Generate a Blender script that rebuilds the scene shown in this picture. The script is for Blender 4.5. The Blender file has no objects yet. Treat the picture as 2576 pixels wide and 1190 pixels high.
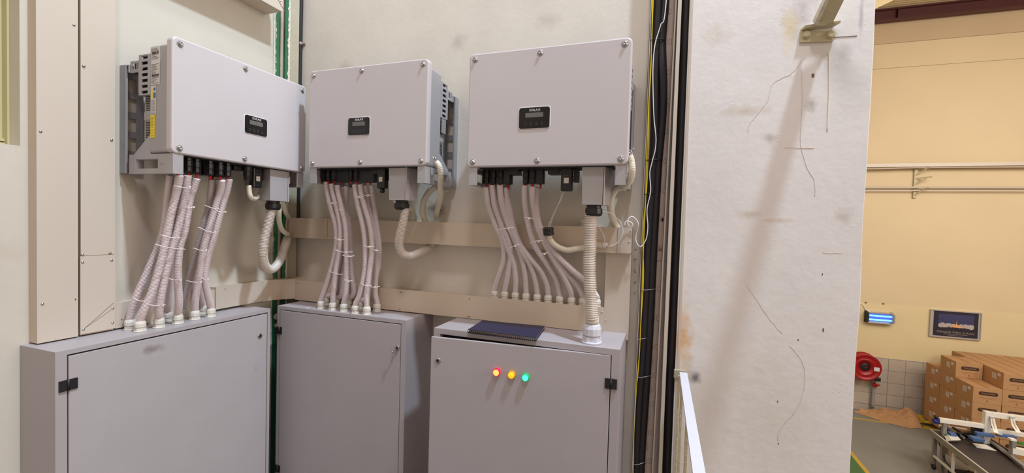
import bpy, bmesh, math, random
from mathutils import Vector, Matrix
random.seed(7)
PI = math.pi
S = bpy.context.scene
COL = S.collection
# ---------------------------------------------------------------- camera
YAW, PIT, ROL, FPX = 0.336499665, 0.0297813158, 0.0287323622, 1102.07672
CAM = Vector((2.05, -2.0, 1.6))
_f = Vector((-math.sin(YAW)*math.cos(PIT), math.cos(YAW)*math.cos(PIT), -math.sin(PIT)))
_r = Vector((math.cos(YAW), math.sin(YAW), 0)); _u = _r.cross(_f)
RIGHT = math.cos(ROL)*_r + math.sin(ROL)*_u
UP = -math.sin(ROL)*_r + math.cos(ROL)*_u
FWD = _f
cd = bpy.data.cameras.new('camera'); cam = bpy.data.objects.new('camera', cd); COL.objects.link(cam)
cd.sensor_fit = 'HORIZONTAL'; cd.sensor_width = 36; cd.lens = FPX/2576*36; cd.clip_start = .02; cd.clip_end = 200
m = Matrix.Identity(4)
for i in range(3):
    m[i][0] = RIGHT[i]; m[i][1] = UP[i]; m[i][2] = -FWD[i]; m[i][3] = CAM[i]
cam.matrix_world = m
S.camera = cam
# ---------------------------------------------------------------- light and exposure
S.view_settings.view_transform = 'Standard'; S.view_settings.look = 'None'
S.view_settings.gamma = 1; S.view_settings.use_curve_mapping = False
S.view_settings.exposure = 0.0
w = bpy.data.worlds.new('world'); S.world = w; w.use_nodes = True
w.node_tree.nodes['Background'].inputs[0].default_value = (1.0, .76, .62, 1)
w.node_tree.nodes['Background'].inputs[1].default_value = .48
def lamp(name, loc, aim, size, power, col, shape='DISK'):
    l = bpy.data.lights.new(name, 'AREA'); l.shape = shape; l.size = size; l.energy = power; l.color = col
    o = bpy.data.objects.new(name, l); COL.objects.link(o); o.location = loc
    d = Vector(aim)-Vector(loc); o.rotation_euler = d.to_track_quat('-Z', 'Y').to_euler()
    return o
lamp('high_bay_lamp', (3.6, -1.2, 7.1), (1.2, -.4, 1.8), .30, 400, (.66, .83, 1.0))
lamp('high_bay_lamp', (2.3, -2.9, 6.4), (1.3, -.2, 1.8), .6, 88, (.92, .90, 1.0))
lamp('warm_side_fill', (8.5, -1.2, 3.0), (.3, -.6, 1.8), 3.0, 165, (1.0, .88, .78), 'SQUARE')  # added warm fill for surfaces facing right, stands for no known source
lamp('hall_lamp', (8.0, 4.2, 4.6), (8.2, 9.0, .5), 2.5, 205, (1.0, .92, .80), 'SQUARE')
lamp('hall_lamp', (11.0, 2.5, 4.0), (8.5, 9.9, 0.0), 2.0, 175, (1.0, .92, .80), 'SQUARE')

# ---------------------------------------------------------------- helpers
def ray(px, py):
    a = (px-1288.)/FPX; b = (py-595.)/FPX
    return RIGHT*a - UP*b + FWD
def at(px, py, ax, val):
    d = ray(px, py); t = (val-CAM[ax])/d[ax]
    return CAM + d*t
def onA(px, py, d): return at(px, py, 0, d)
def onB(px, py, d): return at(px, py, 1, -d)
def onZ(px, py, z): return at(px, py, 2, z)

def srgb(r, g, b):
    f = lambda c: (c/255/12.92) if c/255 <= .04045 else ((c/255+.055)/1.055)**2.4
    return (f(r), f(g), f(b), 1)

def mat(name, col, rough=.5, metal=0, noise=0, nscale=8, bump=0, bscale=60, spots=(), emit=0, emitcol=None, spec=None, bdist=.01, pits=0):
    m = bpy.data.materials.new(name); m.use_nodes = True
    nt = m.node_tree; b = nt.nodes['Principled BSDF']
    if len(col) == 3: col = srgb(*col)
    b.inputs['Base Color'].default_value = col
    b.inputs['Roughness'].default_value = rough; b.inputs['Metallic'].default_value = metal
    if spec is not None: b.inputs['Specular IOR Level'].default_value = spec
    if emit:
        b.inputs['Emission Color'].default_value = emitcol or col; b.inputs['Emission Strength'].default_value = emit
    tc = nt.nodes.new('ShaderNodeTexCoord'); L = nt.links.new
    geo = nt.nodes.new('ShaderNodeNewGeometry')
    cur = None
    if noise:
        n = nt.nodes.new('ShaderNodeTexNoise'); n.inputs['Scale'].default_value = nscale; n.inputs['Detail'].default_value = 6
        L(geo.outputs['Position'], n.inputs['Vector'])
        mr = nt.nodes.new('ShaderNodeMapRange'); mr.inputs['From Min'].default_value = .3; mr.inputs['From Max'].default_value = .7
        mr.inputs['To Min'].default_value = 1-noise; mr.inputs['To Max'].default_value = 1+noise*.4
        L(n.outputs['Fac'], mr.inputs['Value'])
        mx = nt.nodes.new('ShaderNodeMix'); mx.data_type = 'RGBA'; mx.blend_type = 'MULTIPLY'; mx.inputs[0].default_value = 1
        mx.inputs[6].default_value = col; L(mr.outputs[0], mx.inputs[7]); cur = mx.outputs[2]
    if spots:
        nn = nt.nodes.new('ShaderNodeTexNoise'); nn.inputs['Scale'].default_value = 28; nn.inputs['Detail'].default_value = 5
        L(geo.outputs['Position'], nn.inputs['Vector'])
        for (c, rad, scol, amt) in spots:       # stains and smudges: (centre, radii, colour, strength)
            sub = nt.nodes.new('ShaderNodeVectorMath'); sub.operation = 'SUBTRACT'; L(geo.outputs['Position'], sub.inputs[0]); sub.inputs[1].default_value = c
            dv = nt.nodes.new('ShaderNodeVectorMath'); dv.operation = 'DIVIDE'; L(sub.outputs[0], dv.inputs[0]); dv.inputs[1].default_value = rad
            ln = nt.nodes.new('ShaderNodeVectorMath'); ln.operation = 'LENGTH'; L(dv.outputs[0], ln.inputs[0])
            ad = nt.nodes.new('ShaderNodeMath'); ad.operation = 'MULTIPLY_ADD'; L(nn.outputs['Fac'], ad.inputs[0]); ad.inputs[1].default_value = 1.6; L(ln.outputs['Value'], ad.inputs[2])
            mr = nt.nodes.new('ShaderNodeMapRange'); mr.inputs['From Min'].default_value = 1.9; mr.inputs['From Max'].default_value = .9
            mr.inputs['To Min'].default_value = 0; mr.inputs['To Max'].default_value = amt; L(ad.outputs[0], mr.inputs['Value'])
            mx = nt.nodes.new('ShaderNodeMix'); mx.data_type = 'RGBA'; L(mr.outputs[0], mx.inputs[0])
            if cur: L(cur, mx.inputs[6])
            else: mx.inputs[6].default_value = col
            mx.inputs[7].default_value = srgb(*scol); cur = mx.outputs[2]
    if cur: L(cur, b.inputs['Base Color'])
    if bump:
        n = nt.nodes.new('ShaderNodeTexNoise'); n.inputs['Scale'].default_value = bscale; n.inputs['Detail'].default_value = 4
        L(geo.outputs['Position'] if bdist < .02 else tc.outputs['Object'], n.inputs['Vector'])
        h = n.outputs['Fac']
        if pits:
            v = nt.nodes.new('ShaderNodeTexVoronoi'); v.inputs['Scale'].default_value = pits; L(geo.outputs['Position'], v.inputs['Vector'])
            mr = nt.nodes.new('ShaderNodeMapRange'); mr.inputs['From Min'].default_value = .06; mr.inputs['From Max'].default_value = .16
            mr.inputs['To Min'].default_value = 1; mr.inputs['To Max'].default_value = 0; L(v.outputs['Distance'], mr.inputs['Value'])
            n2 = nt.nodes.new('ShaderNodeTexNoise'); n2.inputs['Scale'].default_value = 7; L(geo.outputs['Position'], n2.inputs['Vector'])
            gt = nt.nodes.new('ShaderNodeMath'); gt.operation = 'GREATER_THAN'; gt.inputs[1].default_value = .60; L(n2.outputs['Fac'], gt.inputs[0])
            mu = nt.nodes.new('ShaderNodeMath'); mu.operation = 'MULTIPLY'; L(mr.outputs[0], mu.inputs[0]); L(gt.outputs[0], mu.inputs[1])
            ad = nt.nodes.new('ShaderNodeMath'); ad.operation = 'ADD'; L(h, ad.inputs[0]); L(mu.outputs[0], ad.inputs[1]); h = ad.outputs[0]
        bp = nt.nodes.new('ShaderNodeBump'); bp.inputs['Strength'].default_value = bump; bp.inputs['Distance'].default_value = bdist
        L(h, bp.inputs['Height']); L(bp.outputs['Normal'], b.inputs['Normal'])
    return m

class MB:
    n_box = 1
    def __init__(s): s.v = []; s.f = []; s.sm = []
    def add(s, vs, fs, smooth=False):
        o = len(s.v); s.v += [Vector(v) for v in vs]; s.f += [tuple(i+o for i in f) for f in fs]; s.sm += [smooth]*len(fs); return s
    def box(s, a, b, bev=0):
        x0, y0, z0 = [min(a[i], b[i]) for i in range(3)]; x1, y1, z1 = [max(a[i], b[i]) for i in range(3)]
        MB.n_box = (MB.n_box*7+3) % 23       # a hair of inset so that no two faces coincide
        if max(x1-x0, y1-y0, z1-z0) < 3 and min(x1-x0, y1-y0, z1-z0) > .0009:
            e = .00003+.000006*MB.n_box; x0 += e; y0 += e; z0 += e; x1 -= e; y1 -= e; z1 -= e
        if bev:
            bm = bmesh.new(); bmesh.ops.create_cube(bm, size=1)
            for v in bm.verts: v.co = Vector(((x0+x1)/2+v.co.x*(x1-x0), (y0+y1)/2+v.co.y*(y1-y0), (z0+z1)/2+v.co.z*(z1-z0)))
            bmesh.ops.bevel(bm, geom=bm.edges[:], offset=bev, segments=2, profile=.5, affect='EDGES')
            bm.verts.index_update()
            s.add([v.co.copy() for v in bm.verts], [[v.index for v in f.verts] for f in bm.faces]); bm.free(); return s
        vs = [(x0, y0, z0), (x1, y0, z0), (x1, y1, z0), (x0, y1, z0), (x0, y0, z1), (x1, y0, z1), (x1, y1, z1), (x0, y1, z1)]
        return s.add(vs, [(0, 3, 2, 1), (4, 5, 6, 7), (0, 1, 5, 4), (1, 2, 6, 5), (2, 3, 7, 6), (3, 0, 4, 7)])
    def prism(s, pts, axis, a, b):
        """closed outline pts (2D, in the two axes other than axis) extruded from a to b"""
        ax = [i for i in range(3) if i != axis]; n = len(pts); vs = []
        for t in (a, b):
            for p in pts:
                v = [0, 0, 0]; v[axis] = t; v[ax[0]] = p[0]; v[ax[1]] = p[1]; vs.append(v)
        fs = [tuple(range(n)), tuple(range(2*n-1, n-1, -1))]+[(i, i+n, (i+1) % n+n, (i+1) % n) for i in range(n)]
        return s.add(vs, fs)
    def ring(s, prof, c, axis=(0, 0, 1), n=20, smooth=True, caps=True, start=0):
        """lathe: prof = [(radius, height along axis)]"""
        A = Vector(axis).normalized(); U = A.orthogonal().normalized(); V = A.cross(U); c = Vector(c); vs = []; fs = []
        for r, h in prof:
            for k in range(n):
                t = 2*PI*k/n+start; vs.append(c+A*h+U*(r*math.cos(t))+V*(r*math.sin(t)))
        for i in range(len(prof)-1):
            for k in range(n):
                k2 = (k+1) % n; fs.append((i*n+k, i*n+k2, (i+1)*n+k2, (i+1)*n+k))
        s.add(vs, fs, smooth)
        if caps:
            o = len(s.v)-len(vs)
            s.f += [tuple(o+k for k in range(n))[::-1], tuple(o+(len(prof)-1)*n+k for k in range(n))]; s.sm += [False, False]
        return s
    def cyl(s, c, r, h, axis=(0, 0, 1), n=16): return s.ring([(r, 0), (r, h)], c, axis, n)
    def bar(s, a, b, wd, th, up=(0, 0, 1)):
        a = Vector(a); b = Vector(b); d = (b-a).normalized(); u = Vector(up); sd = d.cross(u).normalized(); u = sd.cross(d)
        vs = [p+sd*(i*wd/2)+u*(j*th/2) for p in (a, b) for (i, j) in ((-1, -1), (1, -1), (1, 1), (-1, 1))]
        return s.add(vs, [(0, 1, 2, 3), (7, 6, 5, 4), (0, 4, 5, 1), (1, 5, 6, 2), (2, 6, 7, 3), (3, 7, 4, 0)])
    def tube(s, pts, r, n=12, pitch=0, groove=.14, step=.012):
        P = spline(pts, pitch/4 if pitch else step); vs = []; fs = []
        T = (P[1]-P[0]).normalized(); U = T.orthogonal().normalized()
        for i, p in enumerate(P):
            T2 = (P[min(i+1, len(P)-1)]-P[max(i-1, 0)])
            if T2.length > 1e-9: T2.normalize(); U = (U-T2*U.dot(T2)).normalized(); T = T2
            V = T.cross(U); rr = r*(1-groove) if (pitch and i % 4 >= 2) else r
            for k in range(n):
                t = 2*PI*k/n; vs.append(p+U*(rr*math.cos(t))+V*(rr*math.sin(t)))
        for i in range(len(P)-1):
            for k in range(n):
                k2 = (k+1) % n; fs.append((i*n+k, i*n+k2, (i+1)*n+k2, (i+1)*n+k))
        fs += [tuple(range(n))[::-1], tuple((len(P)-1)*n+k for k in range(n))]
        return s.add(vs, fs, True)
    def rrect(s, x0, z0, x1, z1, r, layers, seg=5):
        """rounded rectangle in the xz plane; layers = [(y, inset)] from back to front"""
        vs = []; n = 4*(seg+1)
        for y, ins in layers:
            rr = max(r-ins, .0005)
            for cx, cz, a0 in ((x1-r, z1-r, 0), (x0+r, z1-r, PI/2), (x0+r, z0+r, PI), (x1-r, z0+r, 1.5*PI)):
                for k in range(seg+1):
                    t = a0+PI/2*k/seg; vs.append((cx+rr*math.cos(t), y, cz+rr*math.sin(t)))
        fs = []
        for i in range(len(layers)-1):
            for k in range(n): fs.append((i*n+k, i*n+(k+1) % n, (i+1)*n+(k+1) % n, (i+1)*n+k))
        fs += [tuple(range(n))[::-1], tuple((len(layers)-1)*n+k for k in range(n))]
        return s.add(vs, fs)
    def build(s, name, material, parent=None, label=None, cat=None, group=None, kind=None, org=None, fix=True):
        me = bpy.data.meshes.new(name); off = Vector((0, 0, 0))
        if parent is not None: off = ORG.get(parent.name, Vector((0, 0, 0)))
        elif org is not None: off = Vector(org)
        me.from_pydata([v-off for v in s.v], [], s.f)
        me.polygons.foreach_set('use_smooth', s.sm); me.materials.append(material)
        if fix:
            bm = bmesh.new(); bm.from_mesh(me); bmesh.ops.recalc_face_normals(bm, faces=bm.faces[:]); bm.to_mesh(me); bm.free()
        me.update()
        o = bpy.data.objects.new(name, me); COL.objects.link(o)
        if parent is not None: o.parent = parent; ORG[o.name] = off
        elif org is not None: o.location = org; ORG[o.name] = off
        tag(o, label, cat, group, kind); return o
ORG = {}
def tag(o, label=None, cat=None, group=None, kind=None):
    for k, v in (('label', label), ('category', cat), ('group', group), ('kind', kind)):
        if v: o[k] = v
    return o
def thing(name, label, cat, loc=(0, 0, 0), group=None, kind=None, local=False):
    o = bpy.data.objects.new(name, None); COL.objects.link(o); o.location = loc; o.empty_display_size = .05
    if not local: ORG[o.name] = Vector(loc)
    return tag(o, label, cat, group, kind)
def spline(pts, step):
    P = [Vector(p) for p in pts]
    if len(P) == 2: P = [P[0], (P[0]+P[1])/2, P[1]]
    Q = [P[0]*2-P[1]]+P+[P[-1]*2-P[-2]]; dense = []
    for i in range(1, len(Q)-2):
        a, b, c, d = Q[i-1:i+3]; N = 24
        for k in range(N):
            t = k/N; dense.append(.5*((2*b)+(c-a)*t+(2*a-5*b+4*c-d)*t*t+(3*b-a-3*c+d)*t**3))
    dense.append(P[-1]); out = [dense[0]]; acc = 0; need = step
    for i in range(1, len(dense)):
        a, b = dense[i-1], dense[i]; seg = (b-a).length
        while acc+seg >= need and seg > 0:
            t = (need-acc)/seg; out.append(a.lerp(b, t)); need += step
        acc += seg
    return out
def dup_tree(o, parent=None):
    c = o.copy(); COL.objects.link(c); c.parent = parent
    for ch in [x for x in bpy.data.objects if x.parent == o]: dup_tree(ch, c)
    return c
def text_mesh(body, size, name, material, M4, parent, ext=.0006, sx=1):
    cu = bpy.data.curves.new(name, 'FONT'); cu.body = body; cu.size = size; cu.align_x = 'CENTER'; cu.align_y = 'CENTER'; cu.extrude = ext; cu.resolution_u = 3
    t = bpy.data.objects.new(name, cu); COL.objects.link(t)
    bpy.context.view_layer.update()
    me = bpy.data.meshes.new_from_object(t.evaluated_get(bpy.context.evaluated_depsgraph_get()))
    bpy.data.objects.remove(t); bpy.data.curves.remove(cu)
    me.transform(M4 @ Matrix.Diagonal((sx, 1, 1, 1))); me.materials.clear(); me.materials.append(material); me.name = name
    off = ORG.get(parent.name, Vector((0, 0, 0))); me.transform(Matrix.Translation(-off))
    o = bpy.data.objects.new(name, me); COL.objects.link(o); o.parent = parent; ORG[o.name] = off; return o
RX90 = Matrix.Rotation(PI/2, 4, 'X')      # text laid in xy -> stands in xz facing -y

# ---------------------------------------------------------------- materials
M = {}
M['wallA'] = mat('cream_wall_paint', (203, 196, 182), .55, noise=.06, nscale=3, bump=.16, bscale=28, bdist=.004,
                 spots=[((0, -1.2, 1.45), (.1, .07, .05), (186, 170, 150), .3)])
M['wallB'] = mat('cream_plaster', (216, 209, 196), .55, noise=.07, nscale=4, bump=.22, bscale=30, bdist=.004, pits=40,
                 spots=[((.93, 0, 1.66), (.06, .1, .05), (70, 60, 45), .8), ((1.04, 0, 2.5), (.05, .1, .05), (150, 140, 125), .35),
                        ((.35, 0, 2.44), (.05, .1, .04), (170, 155, 135), .4), ((1.5, 0, 2.55), (.07, .1, .05), (175, 165, 150), .35)])
M['pillar'] = mat('white_column_paint', (226, 221, 216), .5, noise=.05, nscale=5, bump=.30, bscale=26, bdist=.004, pits=62,
                  spots=[((2.128, -.1, 1.15), (.045, .1, .16), (216, 164, 96), .85), ((2.15, -.1, 1.05), (.04, .1, .03), (205, 195, 180), .8),
                         ((2.185, -.1, 1.0), (.025, .1, .03), (80, 78, 80), .8), ((2.50, -.1, 2.41), (.07, .1, .10), (165, 150, 155), .6),
                         ((2.46, -.1, 2.36), (.035, .1, .10), (222, 200, 150), .6), ((2.21, -.1, 2.36), (.06, .1, .05), (198, 186, 160), .45),
                         ((2.32, -.1, 2.06), (.10, .1, .022), (190, 172, 148), .5), ((2.41, -.1, 1.95), (.03, .1, .02), (160, 145, 125), .55),
                         ((2.35, -.1, 1.66), (.05, .1, .02), (185, 165, 135), .5), ((2.45, -.1, 1.64), (.06, .1, .012), (190, 165, 125), .5),
                         ((2.63, -.1, 2.24), (.03, .1, .05), (165, 155, 150), .45), ((2.66, -.1, 1.66), (.035, .1, .04), (175, 165, 150), .5),
                         ((2.68, -.1, 2.38), (.008, .1, .10), (120, 112, 140), .45), ((2.54, -.1, 2.07), (.02, .1, .03), (120, 108, 90), .6),
                         ((2.45, -.1, .9), (.16, .1, .30), (205, 196, 180), .4)])
M['far'] = mat('tan_wall_paint', (214, 192, 154), .7, noise=.05, nscale=.8)
M['far2'] = mat('yellow_wall_paint', (218, 198, 152), .6, noise=.04, nscale=1.2)
M['farband'] = mat('brown_wall_paint', (196, 170, 136), .8, noise=.05, nscale=1)
M['duct'] = mat('cream_duct_enamel', (204, 187, 166), .38, noise=.03, nscale=5, spots=())
M['ductedge'] = mat('cream_tray_enamel', (200, 188, 173), .4)
M['trayback'] = mat('tray_sheet', (208, 188, 172), .5, noise=.08, nscale=12)
M['slot'] = mat('slot_dark', (118, 102, 88), .8)
M['cab'] = mat('grey_powder_coat', (172, 164, 165), .42, noise=.03, nscale=6, bump=.12, bscale=420, bdist=.001)
M['cabA'] = mat('grey_powder_coat_smudged', (176, 170, 170), .42, noise=.03, nscale=6, bump=.12, bscale=420, bdist=.001,
                spots=[((.2, -.87, 1.075), (.1, .045, .02), (100, 88, 78), .6), ((.2, -.42, .86), (.1, .012, .015), (140, 132, 130), .4)])
M['plate'] = mat('pale_grey_cover_paint', (199, 192, 192), .38, noise=.015, nscale=4)
M['body'] = mat('light_grey_aluminium', (168, 164, 164), .42, noise=.03, nscale=20, bump=.05, bscale=500, bdist=.001)
M['steel'] = mat('galvanised_steel', (160, 158, 160), .4, metal=.25, noise=.06, nscale=20)
M['bolt'] = mat('zinc_bolt', (190, 186, 182), .25, metal=1)
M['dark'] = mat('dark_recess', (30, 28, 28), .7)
M['black'] = mat('black_plastic', (26, 25, 27), .42)
M['blackcable'] = mat('black_cable_sheath', (32, 30, 34), .38, noise=.2, nscale=25)
M['hose'] = mat('white_conduit_plastic', (226, 214, 216), .42)
M['bighose'] = mat('white_flexible_pipe', (216, 206, 196), .38)
M['hosecream'] = mat('cream_hose_plastic', (222, 214, 194), .5)
M['gland'] = mat('pale_gland_nylon', (216, 212, 200), .42)
M['tie'] = mat('clear_tie_nylon', (228, 218, 214), .35)
M['red'] = mat('red_wire', (178, 30, 26), .4)
M['yellowwire'] = mat('yellow_green_wire', (226, 196, 30), .4)
M['whitewire'] = mat('white_wire', (232, 228, 230), .4)
M['green'] = mat('green_gloss_paint', (34, 104, 70), .35, noise=.12, nscale=14)
M['ragged_lit'] = mat('chipped_and_lit_cream_paint', (214, 206, 186), .6, noise=.2, nscale=40, bump=.5, bscale=60)  # chipped edges; also the brace leg's lit side, put into the colour
M['cream'] = mat('cream_gloss_paint', (172, 164, 142), .45, noise=.08, nscale=9, bump=.3, bscale=40)
M['olive'] = mat('olive_cream_paint', (192, 180, 146), .5, noise=.1, nscale=14, bump=.4, bscale=50)
M['screenblack'] = mat('display_black', (16, 15, 17), .22)
M['lcd'] = mat('lcd_grey', (104, 102, 98), .3)
M['print'] = mat('white_print', (226, 224, 224), .5)
M['printgrey'] = mat('grey_print', (96, 92, 92), .5)
M['paper'] = mat('white_sticker', (214, 208, 204), .5)
M['yellow'] = mat('yellow_sticker', (238, 214, 20), .45)
M['bluesticker'] = mat('blue_sticker', (62, 96, 176), .45)
M['inkdark'] = mat('print_ink', (92, 86, 84), .6)
M['navy'] = mat('navy_cover_card', (24, 30, 66), .42, noise=.08, nscale=30)
M['pages'] = mat('page_block', (196, 176, 172), .7)
M['window'] = mat('yellow_glazing', (188, 180, 136), .35)
M['white'] = mat('white_gloss_paint', (206, 204, 212), .35)
M['redl'] = mat('red_lens', (255, 90, 40), .3, emit=2.6, emitcol=(1.0, .30, .06, 1))
M['redr'] = mat('red_lens_rim', (220, 14, 40), .3, emit=.9, emitcol=(1.0, .01, .06, 1))
M['amberl'] = mat('amber_lens', (255, 176, 20), .3, emit=.9, emitcol=(1.0, .50, .01, 1))
M['amberr'] = mat('amber_lens_rim', (214, 140, 10), .3, emit=.25, emitcol=(1.0, .40, .01, 1))
M['greenl'] = mat('green_lens', (60, 230, 190), .3, emit=1.1, emitcol=(.08, 1.0, .62, 1))
M['greenr'] = mat('green_lens_rim', (10, 150, 80), .3, emit=.35, emitcol=(.01, .8, .25, 1))
M['floor'] = mat('grey_epoxy_floor', (134, 132, 124), .45, noise=.08, nscale=2.5)
M['greenfloor'] = mat('green_floor_paint', (70, 108, 60), .5, noise=.06, nscale=4)
M['yellowline'] = mat('yellow_floor_paint', (196, 158, 60), .5)
M['landing'] = mat('landing_steel', (110, 108, 104), .5, noise=.1)
M['maroon'] = mat('maroon_steel_paint', (76, 30, 30), .5, noise=.1)
M['ceil'] = mat('tan_ceiling_sheet', (182, 158, 120), .7, noise=.04)
M['tile'] = mat('grey_ceramic_tile', (184, 170, 154), .3, noise=.07, nscale=6)
M['grout'] = mat('tile_grout', (140, 124, 108), .8)
M['fire'] = mat('fire_red_paint', (156, 16, 22), .35)
M['card'] = mat('brown_cardboard', (180, 136, 92), .75, noise=.05, nscale=7)
M['tape'] = mat('parcel_tape', (166, 118, 70), .45)
M['ink'] = mat('brown_box_ink', (58, 38, 30), .7)
M['inklight'] = mat('light_box_ink', (150, 104, 62), .8)
M['kraft'] = mat('kraft_paper', (188, 142, 98), .7, noise=.08, nscale=5, bump=.3, bscale=9, bdist=.015)
M['pallet'] = mat('yellow_pallet_wood', (206, 166, 44), .6, noise=.1, nscale=8)
M['belt'] = mat('black_conveyor_belt', (58, 50, 46), .5, noise=.06)
M['alu'] = mat('machine_aluminium', (160, 154, 146), .35, metal=.5, noise=.06)
M['mwhite'] = mat('white_machine_paint', (232, 226, 214), .4)
M['blue'] = mat('blue_machine_part', (70, 100, 148), .45)
M['blued'] = mat('deep_blue_motor', (26, 40, 110), .4)
M['greenbar'] = mat('green_plastic_bar', (60, 160, 70), .4)
M['silver'] = mat('silver_frame', (186, 182, 178), .35, metal=.4)
M['tube'] = mat('blue_lit_tube', (90, 190, 255), .3, emit=3.2, emitcol=(.12, .55, 1.0, 1))
M['tubeback'] = mat('violet_lit_reflector', (60, 70, 200), .3, emit=.5, emitcol=(.10, .14, .9, 1))
M['poster'] = mat('poster_dark_border', (36, 32, 44), .4)
M['sky'] = mat('poster_sky', (58, 60, 98), .4, noise=.15, nscale=3)
M['cloud'] = mat('poster_cloud', (176, 164, 158), .5, noise=.15, nscale=18)
M['flame'] = mat('poster_flame', (230, 160, 96), .5)
M['postertext'] = mat('poster_lettering', (150, 138, 134), .5)
M['crack'] = mat('crack_line', (206, 197, 184), .8)
M['streak'] = mat('pale_filler', (222, 212, 190), .6)
M['rust'] = mat('rusty_bolt', (190, 140, 120), .6, noise=.2, nscale=60)

# ---------------------------------------------------------------- setting
ZT = 5.2
HF = -2.42
def st(name, mb, m, parent=None, label=None): return mb.build(name, M[m] if isinstance(m, str) else m, parent, kind=None if parent else 'structure', label=label)
# wall_left with the window opening
wl = MB(); y1 = -1.155; y0 = -2.3; zb = 1.812; zt = 3.3
wl.box((-.25, -4.5, HF), (0, 0.2, zb)).box((-.25, -4.5, zt), (0, .2, ZT)).box((-.25, -4.5, zb), (0, y0, zt)).box((-.25, y1, zb), (0, .2, zt))
st('wall_left', wl, 'wallA')
win = st('window_1', MB().box((-.105, y0, zb), (-.09, y1, zt)), 'window')
wf = MB().box((-.09, y0, zb), (-.072, y1, zb+.012)).box((-.09, y0, zb+.017), (-.078, y1, zb+.027)).box((-.09, y1-.006, zb), (-.06, y1, zt)).box((-.09, y0, zt-.03), (-.06, y1, zt)).box((-.09, y0, zb), (-.06, y0+.03, zt))
wf.build('window_frame', M['window'], win)
st('wall_back', MB().box((0, 0, HF), (2.12, .25, ZT)), 'wallB')
# column at the end of the wall, with chips along the arris
pc = MB(); pts = [(2.108, -.1), (2.722, -.1), (2.722, .3), (2.108, .3)]
zs = [HF]; z = HF
random.seed(3)
while z < ZT:
    z += random.uniform(.05, .3); zs.append(min(z, ZT))
prev = None
ring = []
for i, z in enumerate(zs):
    c = random.choice([0, 0, .001, .002, .004]) if 0 < i < len(zs)-1 else 0
    ring.append([(2.108, -.1, z), (2.722-c-.003, -.1, z), (2.722-c, -.097+c*.4, z), (2.722, .3, z), (2.108, .3, z)])
vs = [v for r in ring for v in r]; fs = []
for i in range(len(ring)-1):
    for k in range(5): fs.append((i*5+k, i*5+(k+1) % 5, (i+1)*5+(k+1) % 5, (i+1)*5+k))
fs += [(4, 3, 2, 1, 0), tuple((len(ring)-1)*5+k for k in range(5))]
pc.add(vs, fs)
pillar = st('column', pc, 'pillar')
def crack(pts, wd, m, d=.1):
    mb = MB(); P = [onB(x, y, d+.0006) for x, y in pts]
    j = .0015 if m == 'crack' else .0003
    P = [p+Vector((random.uniform(-j, j), 0, random.uniform(-j, j))) for p in spline(P, .012)]
    mb.tube(P, wd*.6, 5, step=.012)
    return mb.build('crack', M[m], pillar)
crack([(2028, 140), (1990, 185), (1945, 210), (1930, 255), (1888, 310), (1880, 342)], .0009, 'crack')
crack([(2017, 170), (2018, 260), (2014, 360), (2030, 420), (2050, 462), (2049, 505)], .0009, 'crack')
crack([(1880, 720), (1935, 800), (1973, 845)], .0008, 'crack')
crack([(1987, 868), (2015, 905), (2025, 950), (2010, 1020), (1960, 1085), (1958, 1115)], .0008, 'crack')
crack([(2085, 130), (2085, 230), (2081, 332)], .003, 'streak')
crack([(1974, 372), (2056, 373)], .0014, 'crack'); crack([(2096, 94), (2160, 90)], .002, 'inkdark'); crack([(2070, 636), (2122, 637)], .0008, 'crack')
for px, py, w_, h_ in ((2071, 830, 3, 9), (2008, 855, 2, 5), (1956, 1010, 2, 5), (2069, 690, 2, 5), (1958, 1116, 2, 5), (2045, 190, 6, 9)):
    a = onB(px-w_/2, py-h_/2, .1); b = onB(px+w_/2, py+h_/2, .1)
    MB().box((a.x, -.1012, b.z), (b.x, -.0995, a.z)).build('chip', M['inkdark'], pillar)

st('wall_light_block', MB().box((2.45, .3, HF), (2.70, 10.0, 6.5)), 'far')  # unseen wall, added to keep ambient light off the boxes' left sides
# floors
st('floor', MB().box((0.0, -4.5, -.12), (2.13, -.0, -.0)), 'landing')
hf = st('floor_2', MB().box((0, -4.5, HF-.2), (14, 10.0, HF)), 'floor', label='grey hall floor far below the landing')
MB().box((2.75, 1.5, HF), (5.37, 9.0, HF+.003)).build('green_walkway', M['greenfloor'], hf)
MB().box((5.37, 1.5, HF), (5.44, 9.4, HF+.004)).build('yellow_line', M['yellowline'], hf)
MB().box((5.37, 9.36, HF), (8.5, 9.42, HF+.004)).build('yellow_line', M['yellowline'], hf)
# far wall in courses, with tiles
fw = st('wall_far', MB().box((0, 10.0, .04), (14, 10.2, 5.275)), 'far')
MB().box((0, 10.0, -1.19), (14, 10.2, .04)).build('lower_wall', M['far2'], fw)
MB().box((0, 10.004, 5.283), (14, 10.2, 5.82)).build('upper_wall', M['far'], fw)
MB().box((0, 10.004, 5.828), (14, 10.2, 6.7)).build('upper_wall', M['farband'], fw)
MB().box((0, 10.012, 5.27), (14, 10.19, 5.83)).build('seam', M['slot'], fw)
MB().box((0, 10.006, HF), (14, 10.2, -1.19)).build('grout', M['grout'], fw)
tm = MB().box((-.1515, -.006, -.1315), (.1515, .004, .1315), .002)
t0 = tm.build('tile', M['tile'], fw)
first = True
for j in range(5):
    for i in range(13):
        o = t0 if first else t0.copy()
        if not first: COL.objects.link(o)
        first = False
        o.location = (5.634+i*.31+.155-.31*0, 10.004+random.uniform(-.001, .001), -1.19-.135-.27*j)
        if j == 4: o.scale = (1, 1, .52); o.location.z = -2.345
MB().box((5.6, 9.992, -1.19), (9.8, 10.0, -1.18)).build('tile_cap', M['silver'], fw)
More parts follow.
